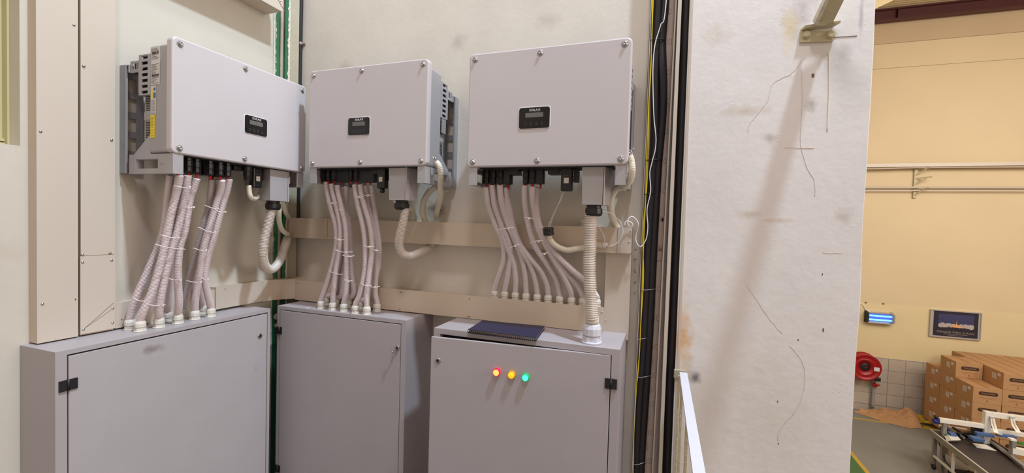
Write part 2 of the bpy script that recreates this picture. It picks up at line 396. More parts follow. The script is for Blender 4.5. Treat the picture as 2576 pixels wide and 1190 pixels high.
# roof steel
bm_ = thing('roof_beam', 'dark maroon steel roof beam running along top of the far wall', 'beam', (8, 9.8, 6.36))
MB().box((0, 9.72, 6.24), (14, 9.9, 6.26)).build('flange', M['maroon'], bm_)
MB().box((0, 9.72, 6.46), (14, 9.9, 6.49)).build('flange', M['maroon'], bm_)
MB().box((0, 9.8, 6.26), (14, 9.82, 6.46)).build('web', M['maroon'], bm_)
for i in range(5): MB().box((4.4+i*2.2, 9.73, 6.26), (4.42+i*2.2, 9.8, 6.46)).build('stiffener', M['maroon'], bm_)
cl = MB()
for i in range(30):
    y = 7.0+i*.1
    cl.prism([(y, 6.52), (y+.03, 6.55), (y+.07, 6.55), (y+.1, 6.52), (y+.1, 6.58), (y, 6.58)], 0, 2.5, 14)
st('ceiling', cl, 'ceil')
gus = MB().add([onB(2198, -30, -7), onB(2198, 24, -7), onB(2245, 2, -7), onB(2262, -30, -7), onB(2198, -30, -7.05), onB(2198, 24, -7.05), onB(2245, 2, -7.05), onB(2262, -30, -7.05)],
               [(0, 1, 2, 3), (7, 6, 5, 4), (0, 4, 5, 1), (1, 5, 6, 2), (2, 6, 7, 3), (3, 7, 4, 0)])
gus.build('gusset_plate', M['far2'], label='yellowish gusset plate under the roof at top of hall', cat='gusset', org=onB(2220, 0, -7))

# ---------------------------------------------------------------- green and cream steel column in the corner
org = Vector((.03, -.08, 0))
cc = thing('corner_column', 'green and cream painted steel column standing in the corner of the two walls', 'column', org)
A0 = Vector((.0, -.165, 0)); A1 = Vector((.05, -.0, 0)); nA = Vector((.957, -.29, 0))
def strip(px0, px1, m, out, name, th=.02, zb=0, zt=ZT):
    """upright flat of the column between two sight lines, on the column's face plane, out metres proud"""
    P = []
    for px in (px0, px1):
        d = ray(px, 330); q = A0+nA*out; t = (q-CAM).dot(nA)/d.dot(nA)
        # nA is horizontal, the flat is vertical
        p = CAM+d*t; P.append(Vector((p.x, p.y, 0)))
    a, b = P; back = -nA*th; up = Vector((0, 0, 1))
    vs = [a, b, b+back, a+back]; vs = [v+up*zb for v in vs]+[v+up*zt for v in vs]
    mb = MB().add(vs, [(0, 3, 2, 1), (4, 5, 6, 7), (0, 1, 5, 4), (1, 2, 6, 5), (2, 3, 7, 6), (3, 0, 4, 7)])
    return mb.build(name, M[m], cc), a, b
strip(686, 690.5, 'ragged_lit', .004, 'plaster_edge')
strip(690.5, 700.5, 'green', .006, 'flange')
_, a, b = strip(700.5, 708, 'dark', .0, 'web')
c0 = (a+b)/2
MB().cyl((c0.x+.004, c0.y-.001, 0), .0085, ZT, n=14).build('round_bar', M['cream'], cc)
strip(708, 715, 'cream', -.004, 'web')
strip(714, 723, 'green', .012, 'flange', .008)
strip(723, 727, 'ragged_lit', .0125, 'paint_edge', .008)
_, a, b = strip(727, 749, 'cream', .004, 'casing', .03)
c0 = (a+b)/2
# chipped paint tongues along the green flats
random.seed(11)
for px, sgn in ((691, 1), (723, -1)):
    mb = MB(); z = 1.2
    while z < 2.75:
        h = random.uniform(.012, .05); wv = random.uniform(.0, .006)
        d = ray(px, 330); q = A0+nA*(.0075 if sgn > 0 else .0135); t = (q-CAM).dot(nA)/d.dot(nA); p = CAM+d*t
        tv = Vector((.29, .957, 0))*sgn
        mb.add([(p.x, p.y, z), (p.x+tv.x*wv, p.y+tv.y*wv, z+h*.5), (p.x, p.y, z+h)], [(0, 1, 2)]); z += h*random.uniform(.5, 1.1)
    mb.build('paint_chips', M['ragged_lit'], cc, kind='stuff', fix=False)
# black cable down wall_back beside the corner
p0, p1 = onB(764, 0, .012), onB(741, 606, .012)
x_ = (p0.x+p1.x)/2
vc = thing('downpipe_cable', 'thick black cable clipped vertically to the back wall by the corner column', 'cable', (x_, -.013, 1.485))
MB().tube([(p0.x, -.013, ZT), (x_, -.013, 2.6), (x_, -.013, 2.0), (x_-.002, -.013, 1.485)], .0125, 16, step=.1).build('sheath', M['blackcable'], vc)
q = onB(757, 110, .012)
MB().ring([(.0145, 0), (.0155, .004), (.0145, .008), (.0155, .012), (.0145, .016)], (x_, -.013, q.z-.008), n=20).build('clip_band', M['bolt'], vc)
MB().box((x_+.012, -.008, q.z-.006), (x_+.03, 0, q.z+.008), .002).build('clip_tab', M['bolt'], vc)
MB().ring([(.004, 0), (.003, .003)], (x_+.024, -.008, q.z), (0, -1, 0), 10).build('screw', M['bolt'], vc)

# ---------------------------------------------------------------- cream cable ducts
def dome(p, ax, r=.0048, m='bolt', parent=None, name='screw'):
    mb = MB().ring([(r, 0), (r*.9, .0012), (r*.55, .0024), (.0004, .003)], p, ax, 12, caps=False)
    return mb.build(name, M[m], parent)
# two upright ducts on wall_left
d1 = thing('cable_duct', 'wide upright cream duct on left wall, nearer the window', 'duct', (0, -1.09, 1.15))
yl, yr = onA(93, 450, .05).y, onA(196, 450, .05).y
MB().box((0, yl, 1.145), (.046, yr, ZT)).build('tray', M['duct'], d1)
MB().box((.046, yl-.001, 1.145), (.050, yr+.0005, ZT)).build('lid', M['ductedge'], d1)
for px, py in ((186, 63), (102, 331), (107, 765), (190, 753)): p = onA(px, py, .05); dome(p, (1, 0, 0), .0048 if px != 190 else .002, 'bolt' if px != 190 else 'dark', d1)
d2 = thing('cable_duct', 'wide upright cream duct beside the left inverter', 'duct', (0, -.97, 1.15))
yl, yr = onA(203, 450, .047).y, onA(289, 450, .047).y
zj = onA(245, 642, .05).z
MB().box((0, yl, 1.145), (.043, yr, ZT)).build('tray', M['duct'], d2)
MB().box((.043, yl, zj+.001), (.047, yr, ZT)).build('lid', M['ductedge'], d2)
MB().box((.043, yl-.002, 1.15), (.049, yr+.001, zj-.001)).build('lower_lid', M['ductedge'], d2)
for px, py in ((211, 166), (281, 352), (277, 637), (208, 641), (208, 660), (281, 655), (284, 775), (210, 829), (283, 812)): dome(onA(px, py, .049), (1, 0, 0), .0048, 'bolt', d2)
a, b = onA(213, 826, .0492), onA(286, 762, .0492); MB().bar(a, b, .0012, .0008, (1, 0, 0)).build('scribed_line', M['slot'], d2)
a, b = onA(213, 826, .0492), onA(286, 775, .0492); MB().bar(a, b, .0008, .0008, (1, 0, 0)).build('scribed_line', M['slot'], d2)
# low duct running along wall_left
d3 = thing('cable_duct', 'low cream duct along left wall behind the white conduits', 'duct', (0, -.7, 1.15))
ya, yb, yc = onA(291, 790, .045).y, onA(542, 750, .045).y, -.195
MB().box((0, ya, 1.148), (.038, yb, 1.244)).build('tray', M['duct'], d3)
MB().box((.038, ya, 1.146), (.042, yb-.001, 1.246)).build('lid', M['ductedge'], d3)
dome(onA(306, 803, .042), (1, 0, 0), .002, 'dark', d3)
d4 = thing('cable_duct', 'short cream duct on left wall right of the white conduits', 'duct', (0, -.35, 1.15))
MB().box((0, yb, 1.152), (.044, -.25, 1.256)).build('tray', M['duct'], d4)
MB().box((.044, yb, 1.150), (.048, -.252, 1.258)).build('lid', M['ductedge'], d4)
dome(onA(566, 727, .048), (1, 0, 0), .0035, 'bolt', d4); 
# corner piece: chamfered
cp = thing('duct_corner', 'angled cream duct piece turning across the corner column', 'duct', (.05, -.15, 1.15))
pts = [(.0, -.25), (.047, -.25), (.047, -.185), (.112, -.1), (.112, 0), (.0, 0)]
MB().prism(pts, 2, 1.146, 1.256).build('elbow', M['duct'], cp)
dome(onA(678, 713, .047), (1, 0, 0), .0025, 'bolt', cp)
# low duct along wall_back, 0.1 deep
d5 = thing('cable_duct', 'long low cream duct on back wall above the cabinets', 'duct', (1, -.05, 1.145))
MB().box((.112, -.096, 1.142), (1.808, 0, 1.240)).build('tray', M['duct'], d5)
MB().box((.113, -.100, 1.140), (1.808, -.096, 1.250)).build('lid', M['duct'], d5)
MB().box((1.790, -.104, 1.138), (1.812, -.100, 1.252)).build('end_strap', M['ductedge'], d5)
for px, py in ((1514, 785), (1510, 829)): dome(onB(px, py, .104), (0, -1, 0), .004, 'bolt', d5)
for px, py in ((749, 712), (1009, 735), (1181, 752), (1181, 797), (1006, 778), (1177, 797)): dome(onB(px, py, .1), (0, -1, 0), .0025, 'dark', d5)
# upper duct
d6 = thing('cable_duct', 'upper cream duct on back wall under the two right inverters', 'duct', (1, -.03, 1.49))
xl, xm, xj = onB(725, 572, .088).x, onB(823, 575, .088).x, onB(1553, 600, .088).x
xr = onB(1588, 600, .088).x
MB().box((xl, -.084, 1.488), (xr, 0, 1.594)).build('tray', M['duct'], d6)
MB().box((xl, -.088, 1.486), (xm, -.084, 1.596)).build('lid', M['duct'], d6)
MB().box((xm+.0015, -.0875, 1.486), (xj, -.084, 1.596)).build('lid', M['duct'], d6)
MB().box((xj+.001, -.0890, 1.487), (xr+.001, -.084, 1.597)).build('end_lid', M['ductedge'], d6)
for px, py in ((813, 555), (829, 555), (813, 594), (829, 594)): dome(onB(px, py, .088), (0, -1, 0), .003, 'bolt', d6)
for px, py in ((1586, 582), (1582, 609), (1372, 619), (1445, 638)): dome(onB(px, py, .089), (0, -1, 0), .0042, 'bolt', d6)
d7 = thing('cable_duct', 'upright cream duct at right end of the back wall ducts', 'duct', (1.86, -.03, 1.11))
xa, xb = onB(1521, 740, .055).x, onB(1584, 740, .055).x
MB().box((xa, -.05, 1.112), (xb, 0, 1.484)).build('tray', M['duct'], d7)
MB().box((xa, -.055, 1.110), (xb+.001, -.05, 1.485)).build('lid', M['ductedge'], d7)
dome(onB(1524, 806, .055), (0, -1, 0), .003, 'bolt', d7)
# duct at the top of wall_left, mitred at the corner
d8 = thing('cable_duct', 'cream duct high on left wall, mitred above the corner column', 'duct', (.06, -.4, 2.68))
yt = onA(712, 25, .12).y
MB().box((0, -1.6, 2.672), (.116, -.215, 2.80)).build('tray', M['duct'], d8)
MB().box((.116, -1.6, 2.670), (.12, yt, 2.80)).build('lid', M['ductedge'], d8)
a, b = onA(700, 0, .1205), onA(717, 30, .1205); MB().bar(a, b, .0025, .001, (1, 0, 0)).build('mitre_line', M['slot'], d8)
dome(onA(706, 3, .12), (1, 0, 0), .004, 'bolt', d8)

# ---------------------------------------------------------------- vertical cable trays at the right
def leanbox(px0, py0, px1, py1, wd, ya, yb, m, parent, name):
    """upright sheet from top (px0,py0) to bottom (px1,py1) as seen, wd wide, between depths ya and yb"""
    a = onB(px0, py0, yb); b = onB(px1, py1, yb); sl = (a.x-b.x)/(a.z-b.z)
    zt_, zb_ = 4.0, 0.02
    xt, xb_ = a.x+sl*(zt_-a.z), a.x+sl*(zb_-a.z)
    vs = [(xb_, -yb, zb_), (xb_+wd, -yb, zb_), (xb_+wd, -ya, zb_), (xb_, -ya, zb_), (xt, -yb, zt_), (xt+wd, -yb, zt_), (xt+wd, -ya, zt_), (xt, -ya, zt_)]
    mb = MB().add(vs, [(0, 3, 2, 1), (4, 5, 6, 7), (0, 1, 5, 4), (1, 2, 6, 5), (2, 3, 7, 6), (3, 0, 4, 7)])
    return mb.build(name, M[m], parent)
ct = thing('cable_tray', 'cream perforated vertical cable tray holding two thick black cables', 'cable tray', (2.0, -.03, .02))
bk = leanbox(1640, 0, 1592, 1190, .098, .004, .008, 'trayback', ct, 'back_sheet')
leanbox(1636.5, 0, 1588, 1190, .0022, .004, .060, 'ductedge', ct, 'side_flange')
leanbox(1636, 0, 1587.5, 1190, .0055, .0585, .060, 'ductedge', ct, 'folded_lip')
leanbox(1697.5, 0, 1638, 1190, .0022, .004, .060, 'ductedge', ct, 'side_flange')
leanbox(1697, 0, 1637.5, 1190, .009, .0585, .060, 'ductedge', ct, 'folded_lip')
rows = [(1680, 29, 2), (1672, 68, 1), (1681, 105, 2), (1671, 143, 1), (1676, 181, 2), (1676, 255, 2), (1671, 331, 2), (1662, 369, 1), (1668, 405, 2), (1658, 442, 1), (1665, 478, 2),
        (1655, 516, 1), (1659, 552, 2), (1651, 589, 1), (1655, 625, 2), (1652, 727, 2), (1646, 765, 1), (1649, 800, 2), (1641, 838, 1), (1645, 873, 2), (1639, 909, 1), (1643, 945, 2), (1636, 980, 1), (1638, 1017, 2), (1630, 1052, 1), (1634, 1088, 2), (1627, 1124, 1), (1630, 1160, 2)]
for px, py, n in rows:
    for k in range(n):
        p = onB(px+(k-.5*(n-1))*11, py, .008)
        mb = MB(); mb.rrect(p.x-.0055, p.z-.012, p.x+.0055, p.z+.012, .005, [(-.0078, 0), (-.0083, 0)], 4)
        o = mb.build('slot', M['slot'], ct)
        mb = MB(); mb.rrect(p.x-.0042, p.z-.0105, p.x+.0042, p.z+.0105, .004, [(-.008, 0), (-.0086, 0)], 4); mb.build('slot_sheet', M['trayback'], ct)
dome(onB(1662, 625, .01), (0, -1, 0), .008, 'rust', ct, 'bolt'); dome(onB(1668, 552, .01), (0, -1, 0), .007, 'dark', ct, 'bolt')
for py in (628, 652, 685, 710): 
    p = onB(1598.5, py, .03)
    MB().ring([(.0045, 0), (.0045, .004), (.0025, .004), (.0025, .009)], (p.x+.004, -.03, p.z), (-1, 0, 0), 6).build('bolt', M['steel'], ct)
for py in (660, 697): 
    p = onB(1672, py, .05); MB().ring([(.004, 0), (.004, .004)], p, (1, 0, 0), 6).build('bolt', M['steel'], ct)
a = onB(1648, 655, .0085); MB().box((a.x-.045, -.0092, a.z-.0012), (a.x+.045, -.0085, a.z)).build('joint_line', M['slot'], ct)
ct2 = thing('cable_tray', 'narrow cream vertical tray beside the painted column, holding one black cable', 'cable tray', (2.09, -.03, .02))
leanbox(1716, 0, 1663, 1190, .042, .004, .008, 'trayback', ct2, 'back_sheet')
leanbox(1706, 0, 1656, 1190, .014, .03, .100, 'ductedge', ct2, 'side_flange')
leanbox(1738.5, 0, 1694, 1190, .009, .004, .103, 'ductedge', ct2, 'side_flange')
# black cables (seen widths 20 px and more)
def cable(name, label, pts, r, m='blackcable', cat='cable', n=14, step=.03, group=None, ends=True):
    P = [onB(x, y, d) for x, y, d in pts]
    if ends:
        P = [P[0]+(P[0]-P[1]).normalized()*1.2]+P+[Vector((P[-1].x, P[-1].y, .02))]
    mb = MB().tube(P, r, n, step=step); return mb.build(name, M[m], None, label, cat, group, org=P[-1])
cable('power_cable', 'left thick black cable in the perforated tray', [(1657, 0, .030), (1652, 100, .030), (1649, 200, .030), (1648, 330, .030), (1641, 450, .030), (1632, 600, .030), (1625, 750, .030), (1616, 900, .030), (1605, 1050, .030), (1600, 1190, .030)], .0190)
cable('power_cable', 'right thick black cable bulging beside the slots in the perforated tray', [(1674, 0, .030), (1666, 100, .030), (1667, 160, .042), (1669, 220, .042), (1666, 300, .036), (1657, 400, .030), (1651, 500, .030), (1643, 650, .030), (1636, 800, .030), (1627, 950, .030), (1617, 1100, .030), (1612, 1190, .030)], .0165)
cable('power_cable', 'black cable filling the narrow tray beside the painted column', [(1727, 0, .05), (1718, 250, .05), (1708, 500, .05), (1695, 800, .05), (1686, 950, .05), (1682, 1080, .05), (1679, 1190, .05)], .0185)
cable('earth_wire', 'thin yellow and green earth wire along left flange of the tray', [(1643, 0, .054), (1640, 80, .054), (1637, 180, .054), (1632, 260, .054), (1629, 330, .054), (1626, 400, .054), (1624, 500, .054), (1621, 560, .054), (1618, 640, .054), (1614, 760, .054), (1609, 880, .054), (1602, 960, .054), (1596, 1060, .054), (1590, 1190, .054)], .0022, 'yellowwire', 'wire', 8)
cable('earth_wire', 'second thin yellow earth wire twisted beside the first in the tray', [(1641, 0, .054), (1639, 120, .054), (1633, 240, .054), (1630, 380, .054), (1627, 470, .054), (1617, 590, .054), (1619, 700, .054), (1611, 830, .054), (1606, 930, .054), (1597, 1010, .054), (1594, 1120, .054), (1593, 1190, .054)], .0018, 'yellowwire', 'wire', 8)
ww = [(1676, 2), (1662, 63), (1648.4, 109), (1643, 160), (1642.5, 218), (1645, 294), (1650, 345), (1648, 378), (1641, 405), (1634.6, 436.6), (1636.7, 480), (1628.6, 520), (1627.6, 540.5), (1629.6, 570.8), (1625.6, 601), (1614.5, 619)]
ww2 = [(1606, 618), (1599.5, 604), (1601, 588), (1606, 566.7), (1601, 552.6), (1589, 544.5), (1580, 552.6), (1580, 565), (1588, 571.8), (1591, 562.7), (1581, 556.6), (1572.5, 558), (1571.5, 570)]
P = [onB(1690, -60, .075)+Vector((0, 0, .6))]+[onB(x, y, .075) for x, y in ww]+[onB(x, y, .085) for x, y in ww2[:3]]+[onB(x, y, .10+.003*i) for i, (x, y) in enumerate(ww2[3:])]
MB().tube(P, .0021, 8, step=.006).build('data_wire', M['whitewire'], None, 'long white wire hanging before the black cables with a curl at its end', 'wire', org=P[-1])
for i, (x0, x1, y_) in enumerate(((1636, 1671, 101), (1624, 1664, 402), (1621, 1643, 487), (1611, 1650, 727), (1600, 1628, 850), (1603, 1637, 945), (1592, 1622, 1163))):
    a, b = onB(x0, y_+2, .045), onB(x1, y_, .045)
    o = MB().tube([a, (a.x+.008, -.056, a.z), ((a.x+b.x)/2, -.060, (a.z+b.z)/2), (b.x-.006, -.052, b.z), b], .0022 if i in (0, 1, 2) else .0014, 6, step=.006)
    o.build('cable_tie', M['black'] if i < 3 else M['steel'], None, 'tie strap across the thick black cables, %s' % ('topmost in the tray', 'level with inverter underside', 'just above the white wire curl', 'level with the upright duct', 'beside the right cabinet top', 'level with the coloured lights', 'lowest in view in the tray')[i], 'cable tie', 'ties across the black cables', org=a)

# ---------------------------------------------------------------- inverters
def bolt_at(x, z, y, par, r=.0098):
    mb = MB().ring([(r, 0), (r, .0015), (r*.78, .002), (r*.74, .006), (r*.5, .0085), (r*.42, .0085), (r*.38, .0062), (.0003, .006)], (x, y, z), (0, -1, 0), 18, caps=False)
    o = mb.build('bolt', M['bolt'], par)
    MB().ring([(r*1.45, 0), (r*1.4, .0006), (r*1.0, .0004)], (x, y, z), (0, -1, 0), 20, caps=False).build('bolt_seat', M['body'], o); return o
def make_inverter(label, loc, rot, W, H, opts):
    t = thing('inverter', label, 'inverter', loc, 'wall mounted inverters', local=True); t.rotation_euler = rot
    D = .31
    MB().rrect(0, 0, W, H, .020, [(-(D-.03), .004), (-(D-.028), .0), (-(D-.006), .0), (-(D-.002), .0016), (-D, .006)], 7).build('cover', M['plate'], t)
    # main casing
    MB().rrect(.012, .004, W-.012, H-.022, .010, [(-.172, 0), (-.282, 0)], 3).build('casing', M['body'], t)
    # heat sink at the back with fins
    hs = MB().box((.03, .012, -.0), (.03, .012, 0))
    hs = MB().box((.035, -.165, .02), (W-.035, -.172, H-.06))
    for i in range(34):
        x = .04+i*(W-.08)/33; hs.box((x-.0015, -.165, .03), (x+.0015, -.095, H-.07))
    hs.build('heat_sink', M['body'], t)
    for s in (0, 1):
        f = (lambda x: x) if s == 0 else (lambda x: W-x)
        # slotted air guide: frame with seven slots
        z0, z1 = .245*H/.468, .412*H/.468
        ag = MB()
        ag.box((f(.010), -.172, z0), (f(.014), -.158, z1)).box((f(.010), -.122, z0), (f(.014), -.107, z1))
        n = 7; pit = (z1-z0)/n
        for k in range(n+1):
            zz = z0+k*pit; ag.box((f(.0102), -.16, max(z0, zz-pit*.24)), (f(.0138), -.12, min(z1, zz+pit*.24)))
        ag.box((f(.014), -.172, z1-.003), (f(.09), -.107, z1)).box((f(.014), -.110, z0), (f(.018), -.107, z1)).box((f(.014), -.172, z0), (f(.05), -.107, z0+.003))
        a_ = ag.build('air_guide', M['body'], t)
        MB().box((f(.022), -.165, z0+.004), (f(.0225), -.112, z1-.004)).build('dark_void', M['dark'], a_)
        rg = MB(); z2, z3 = z0+.02, .392*H/.468
        rg.box((f(.013), -.107, z3-.045), (f(.016), -.098, z3)).box((f(.013), -.062, z3-.045), (f(.016), -.052, z3)).box((f(.013), -.107, z3-.008), (f(.016), -.052, z3)).box((f(.013), -.107, z3-.045), (f(.016), -.052, z3-.032))
        for k in (1, 2): rg.box((f(.013), -.107+k*.0165-.003, z3-.04), (f(.016), -.107+k*.0165+.003, z3-.004))
        rg.box((f(.013), -.107, z0+.012), (f(.016), -.1, z3-.04)).box((f(.016), -.107, z3-.002), (f(.08), -.052, z3))
        r_ = rg.build('rear_air_guide', M['body'], t)
        MB().box((f(.026), -.1, z3-.045), (f(.0265), -.056, z3-.005)).build('dark_void', M['dark'], r_)
        # lower vents
        for (va, vb) in ((.165, .238), (.06, .135)):
            vg = MB().box((f(.024), -.17, va), (f(.026), -.12, vb)); vb_ = vg.build('vent_panel', M['body'], t)
            q = MB(); k = va+.006
            while k < vb-.006: q.box((f(.0232), -.166, k), (f(.0242), -.126, k+.0035)); k += .0065
            q.build('vent_slots', M['dark'], vb_)
        MB().box((f(.022), -.172, .135), (f(.028), -.118, .165)).build('side_rib', M['body'], t)
        # side gusset and handle bracket
        MB().prism([(-.077, 0), (-.172, 0), (-.172, .075)], 0, f(.011), f(.014)).build('gusset', M['body'], t)
        hb = MB(); zb = -.075
        hb.box((f(.008), -.305, zb), (f(.012), -.222, 0)).box((f(.008), -.095, zb), (f(.012), -.055, 0))
        hb.box((f(.008), -.222, -.019), (f(.012), -.095, 0)).box((f(.008), -.222, zb), (f(.012), -.095, -.055))
        hb.box((f(.012), -.305, zb), (f(.046), -.30, 0)).box((f(.012), -.3, -.004), (f(.05), -.055, 0)).box((f(.012), -.10, -.055), (f(.03), -.094, -.019)).box((f(.012), -.222, -.021), (f(.03), -.095, -.018)).box((f(.012), -.305, zb), (f(.035), -.055, zb+.003))
        h = hb.build('handle_bracket', M['body'], t)
        MB().ring([(.0055, 0), (.005, .0015), (.002, .0015), (.0018, 0)], (f(.008), -.243, -.036), (-1 if s == 0 else 1, 0, 0), 12, caps=False).build('screw', M['steel'], h)
        # wall bracket: channel with square windows
        wb = MB(); zl, zh = -.072, .378*H/.468
        wb.box((f(.006), -.036, zl), (f(.009), 0, zh)).box((f(.009), -.036, zl), (f(.014), -.032, zh))
        wb.box((f(.009), -.008, zl), (f(.022), -.004, zh)).box((f(.060), -.008, zl), (f(.085), -.004, zh))
        k = zl
        pp = (zh-.03-zl)/5
        for i in range(6):
            z_ = zl+i*pp-.012; wb.box((f(.02), -.008, max(zl, z_)), (f(.062), -.004, min(z_+.026, zh)))
        wb.box((f(.009), -.05, zh-.03), (f(.085), -.046, zh-.002)).box((f(.009), -.05, zh-.004), (f(.085), 0, zh)).box((f(.009), -.036, zl), (f(.05), 0, zl+.003))
        wb.build('wall_bracket', M['steel'], t)
    for bx, bz in ((.027, .022), (.027, H-.024), (W/2-.022, .022), (W/2-.022, H-.024), (W-.027, .022), (W-.027, H-.024)): bolt_at(bx, bz, -D, t)
    # display
    dx, dz, dw, dh = opts['disp']
    sc = dw/.127
    MB().rrect(dx-dw/2-.0025, dz-dh/2-.0025, dx+dw/2+.0025, dz+dh/2+.0025, .011, [(-D+.001, 0), (-D-.0015, 0), (-D-.0018, .0006)], 6).build('display_bezel', M['print'], t)
    dp = MB().rrect(dx-dw/2, dz-dh/2, dx+dw/2, dz+dh/2, .0095, [(-D-.0005, 0), (-D-.0030, 0)], 6).build('display_panel', M['screenblack'], t)
    MB().box((dx-.037*sc, -D-.0030, dz+.002), (dx+.037*sc, -D-.0036, dz+.020)).build('screen', M['lcd'], dp)
    text_mesh('SOLAX', .0128, 'logo_lettering', M['print'], Matrix.Translation((dx+.002, -D-.0035, dz+.030)) @ RX90, dp, .0004, 1.15)
    text_mesh('POWER', .0055, 'logo_small_lettering', M['printgrey'], Matrix.Translation((dx+.015, -D-.0035, dz+.0215)) @ RX90, dp, .0003, 1.1)
    for k in range(4):
        bx = dx+(-.034+k*.0225)*sc; mb = MB()
        for a0 in (.25*PI, 1.2*PI):
            for j in range(7):
                t0 = a0+j*.1*PI; t1 = t0+.105*PI
                mb.bar((bx+.0052*math.cos(t0), -D-.0032, dz-.022+.0058*math.sin(t0)), (bx+.0052*math.cos(t1), -D-.0032, dz-.022+.0058*math.sin(t1)), .0009, .0008, (0, -1, 0))
        mb.box((bx-.0018, -D-.0030, dz-.0224), (bx+.0018, -D-.0036, dz-.0214))
        mb.build('button_mark', M['printgrey'], dp)
    # underside: connector bank, blocks, dongle, terminal box
    MB().box((.02, -.286, -.004), (W-.06, -.175, .006)).build('underside_plate', M['dark'], t)
    for g, lst in enumerate(opts['conn']):
        for (cx, cy, ln) in lst:
            mb = MB().ring([(.0125, 0), (.0125, -.018), (.0148, -.020), (.0148, -.040), (.0125, -.042), (.0135, -.048), (.0135, -ln+.006), (.0105, -ln)], (cx, -cy, 0.004), (0, 0, 1), 8, smooth=False)
            c_ = mb.build('connector', M['black'], t)
            MB().cyl((cx, -cy, -ln-.014), .0042, .018, n=8).build('wire_end', M['red'], c_)
    x0, x1, x2, x3 = opts['banks']
    for a_, b_ in ((x0, x1), (x2, x3)): MB().box((a_, -.235, -.062), (b_, -.185, .002)).build('connector_bank', M['black'], t)
    for (a_, b_) in opts['blocks']: MB().box((a_, -.25, -.026), (b_, -.20, .003), .002).build('socket_block', M['black'], t)
    dx0 = opts['dongle']
    dg = MB().box((dx0, -.262, -.095), (dx0+.046, -.232, .0), .005).build('wifi_dongle', M['black'], t)
    MB().box((dx0+.013, -.2625, -.064), (dx0+.033, -.2618, -.042)).build('sticker', M['paper'], dg)
    text_mesh('SOLAX', .008, 'lettering', M['printgrey'], Matrix.Translation((dx0+.023, -.2622, -.034)) @ RX90, dg, .0003, 1.1)
    if opts.get('tip'): MB().ring([(.011, 0), (.011, -.018), (.007, -.022)], (dx0+.023, -.247, -.094), n=12).build('tip', M['black'], dg)
    rb = MB().box((dx0+.048, -.24, -.058), (dx0+.066, -.21, 0))
    for k in range(6): rb.box((dx0+.047, -.243, -.055+k*.009), (dx0+.069, -.21, -.051+k*.009))
    rb.build('ribbed_plug', M['black'], t)
    ax0, ax1 = opts['acbox']; zb = -.150
    bx = MB()
    vs = [(ax0, -.285, .004), (ax1, -.285, .004), (ax1+.028, -.215, .004), (ax0+.01, -.20, .004), (ax0+.004, -.283, zb), (ax1-.003, -.283, zb), (ax1+.018, -.215, zb), (ax0+.012, -.20, zb)]
    bx.add(vs, [(0, 1, 2, 3), (7, 6, 5, 4), (0, 4, 5, 1), (1, 5, 6, 2), (2, 6, 7, 3), (3, 7, 4, 0)]); ab = bx.build('terminal_box', M['body'], t)
    MB().box((ax1+.002, -.286, zb-.001), (ax1+.0055, -.25, .004)).build('cover_edge', M['plate'], ab)
    gx = (ax0+ax1)/2+.003
    MB().ring([(.029, 0), (.029, -.012), (.0335, -.014), (.0345, -.022), (.0345, -.034), (.030, -.042), (.025, -.044)], (gx, -.245, zb), n=14, smooth=False).build('black_gland', M['black'], t, label='big black cable gland under terminal box')
    return t
std_conn = [[(.062, .235, .068), (.093, .235, .068), (.126, .235, .068), (.157, .215, .07)], [(.240, .235, .068), (.270, .235, .068), (.300, .215, .068)]]
inv3 = make_inverter('pale grey inverter nearest the cable trays, frontal above the coloured lights', (1.247, 0, 1.832), (0, 0, 0), .662, .472,
     dict(disp=(.292, .192, .127, .083), conn=std_conn, banks=(.040, .165, .232, .31), blocks=[(.165, .212), (.338, .384)], dongle=.396, acbox=(.486, .570)))
inv2 = make_inverter('middle pale grey inverter on back wall beside the corner', (.397, 0, 1.842), (0, 0, 0), .655, .466,
     dict(disp=(.296, .187, .119, .080), conn=[[(.028, .235, .055), (.058, .235, .058), (.092, .235, .058), (.130, .215, .06)], [(.195, .235, .06), (.227, .235, .06), (.262, .215, .06), (.292, .215, .06)]],
          banks=(.004, .185, .19, .325), blocks=[(.325, .36)], dongle=.362, tip=True, acbox=(.445, .535)))
inv1 = make_inverter('pale grey inverter on the left wall with side stickers and yellow label', (0, -.878, 1.826), (0, 0, PI/2), .64, .434,
     dict(disp=(.352, .175, .112, .078), conn=[[(.054, .265, .066), (.092, .265, .066), (.124, .265, .066), (.13, .215, .066)], [(.178, .265, .068), (.221, .265, .066), (.255, .265, .066), (.235, .205, .066)]],
          banks=(.045, .165, .172, .28), blocks=[(.165, .18), (.30, .345)], dongle=.385, acbox=(.452, .556)))
# gland beside the dongle of the left one
MB().ring([(.02, 0), (.02, -.03), (.017, -.032), (.017, -.05), (.013, -.07)], (.355, -.26, .004), n=12, smooth=False).build('small_gland', M['black'], inv1)
# stickers on its side
def side_sticker(ya, yb, za, zb, m, name, par=inv1, x=.0115):
    return MB().box((x-.0006, -ya, za), (x, -yb, zb)).build(name, M[m], par)
sx_ = .434/.434
s1 = side_sticker(.176, .226, .262, .405, 'paper', 'rating_label')
lin = MB(); random.seed(5)
zz = .398
while zz > .268:
    if .345 < zz < .36: zz -= .008; continue
    lin.box((.0105, -.179, zz), (.0109, -.179-random.uniform(.02, .043), zz-.0013)); zz -= .0042
lin.box((.0105, -.183, .386), (.0109, -.206, .378)).box((.0105, -.211, .387), (.0109, -.218, .378))
for k in range(5): lin.box((.0105, -.182-.008*k, .302), (.0109, -.188-.008*k, .292))
lin.build('print', M['inkdark'], s1)
s2 = side_sticker(.1745, .205, .150, .258, 'paper', 'warning_label')
MB().box((.0105, -.176, .212), (.0109, -.188, .236)).build('yellow_field', M['yellow'], s2)
MB().box((.0105, -.190, .212), (.0109, -.203, .233)).build('blue_field', M['bluesticker'], s2)
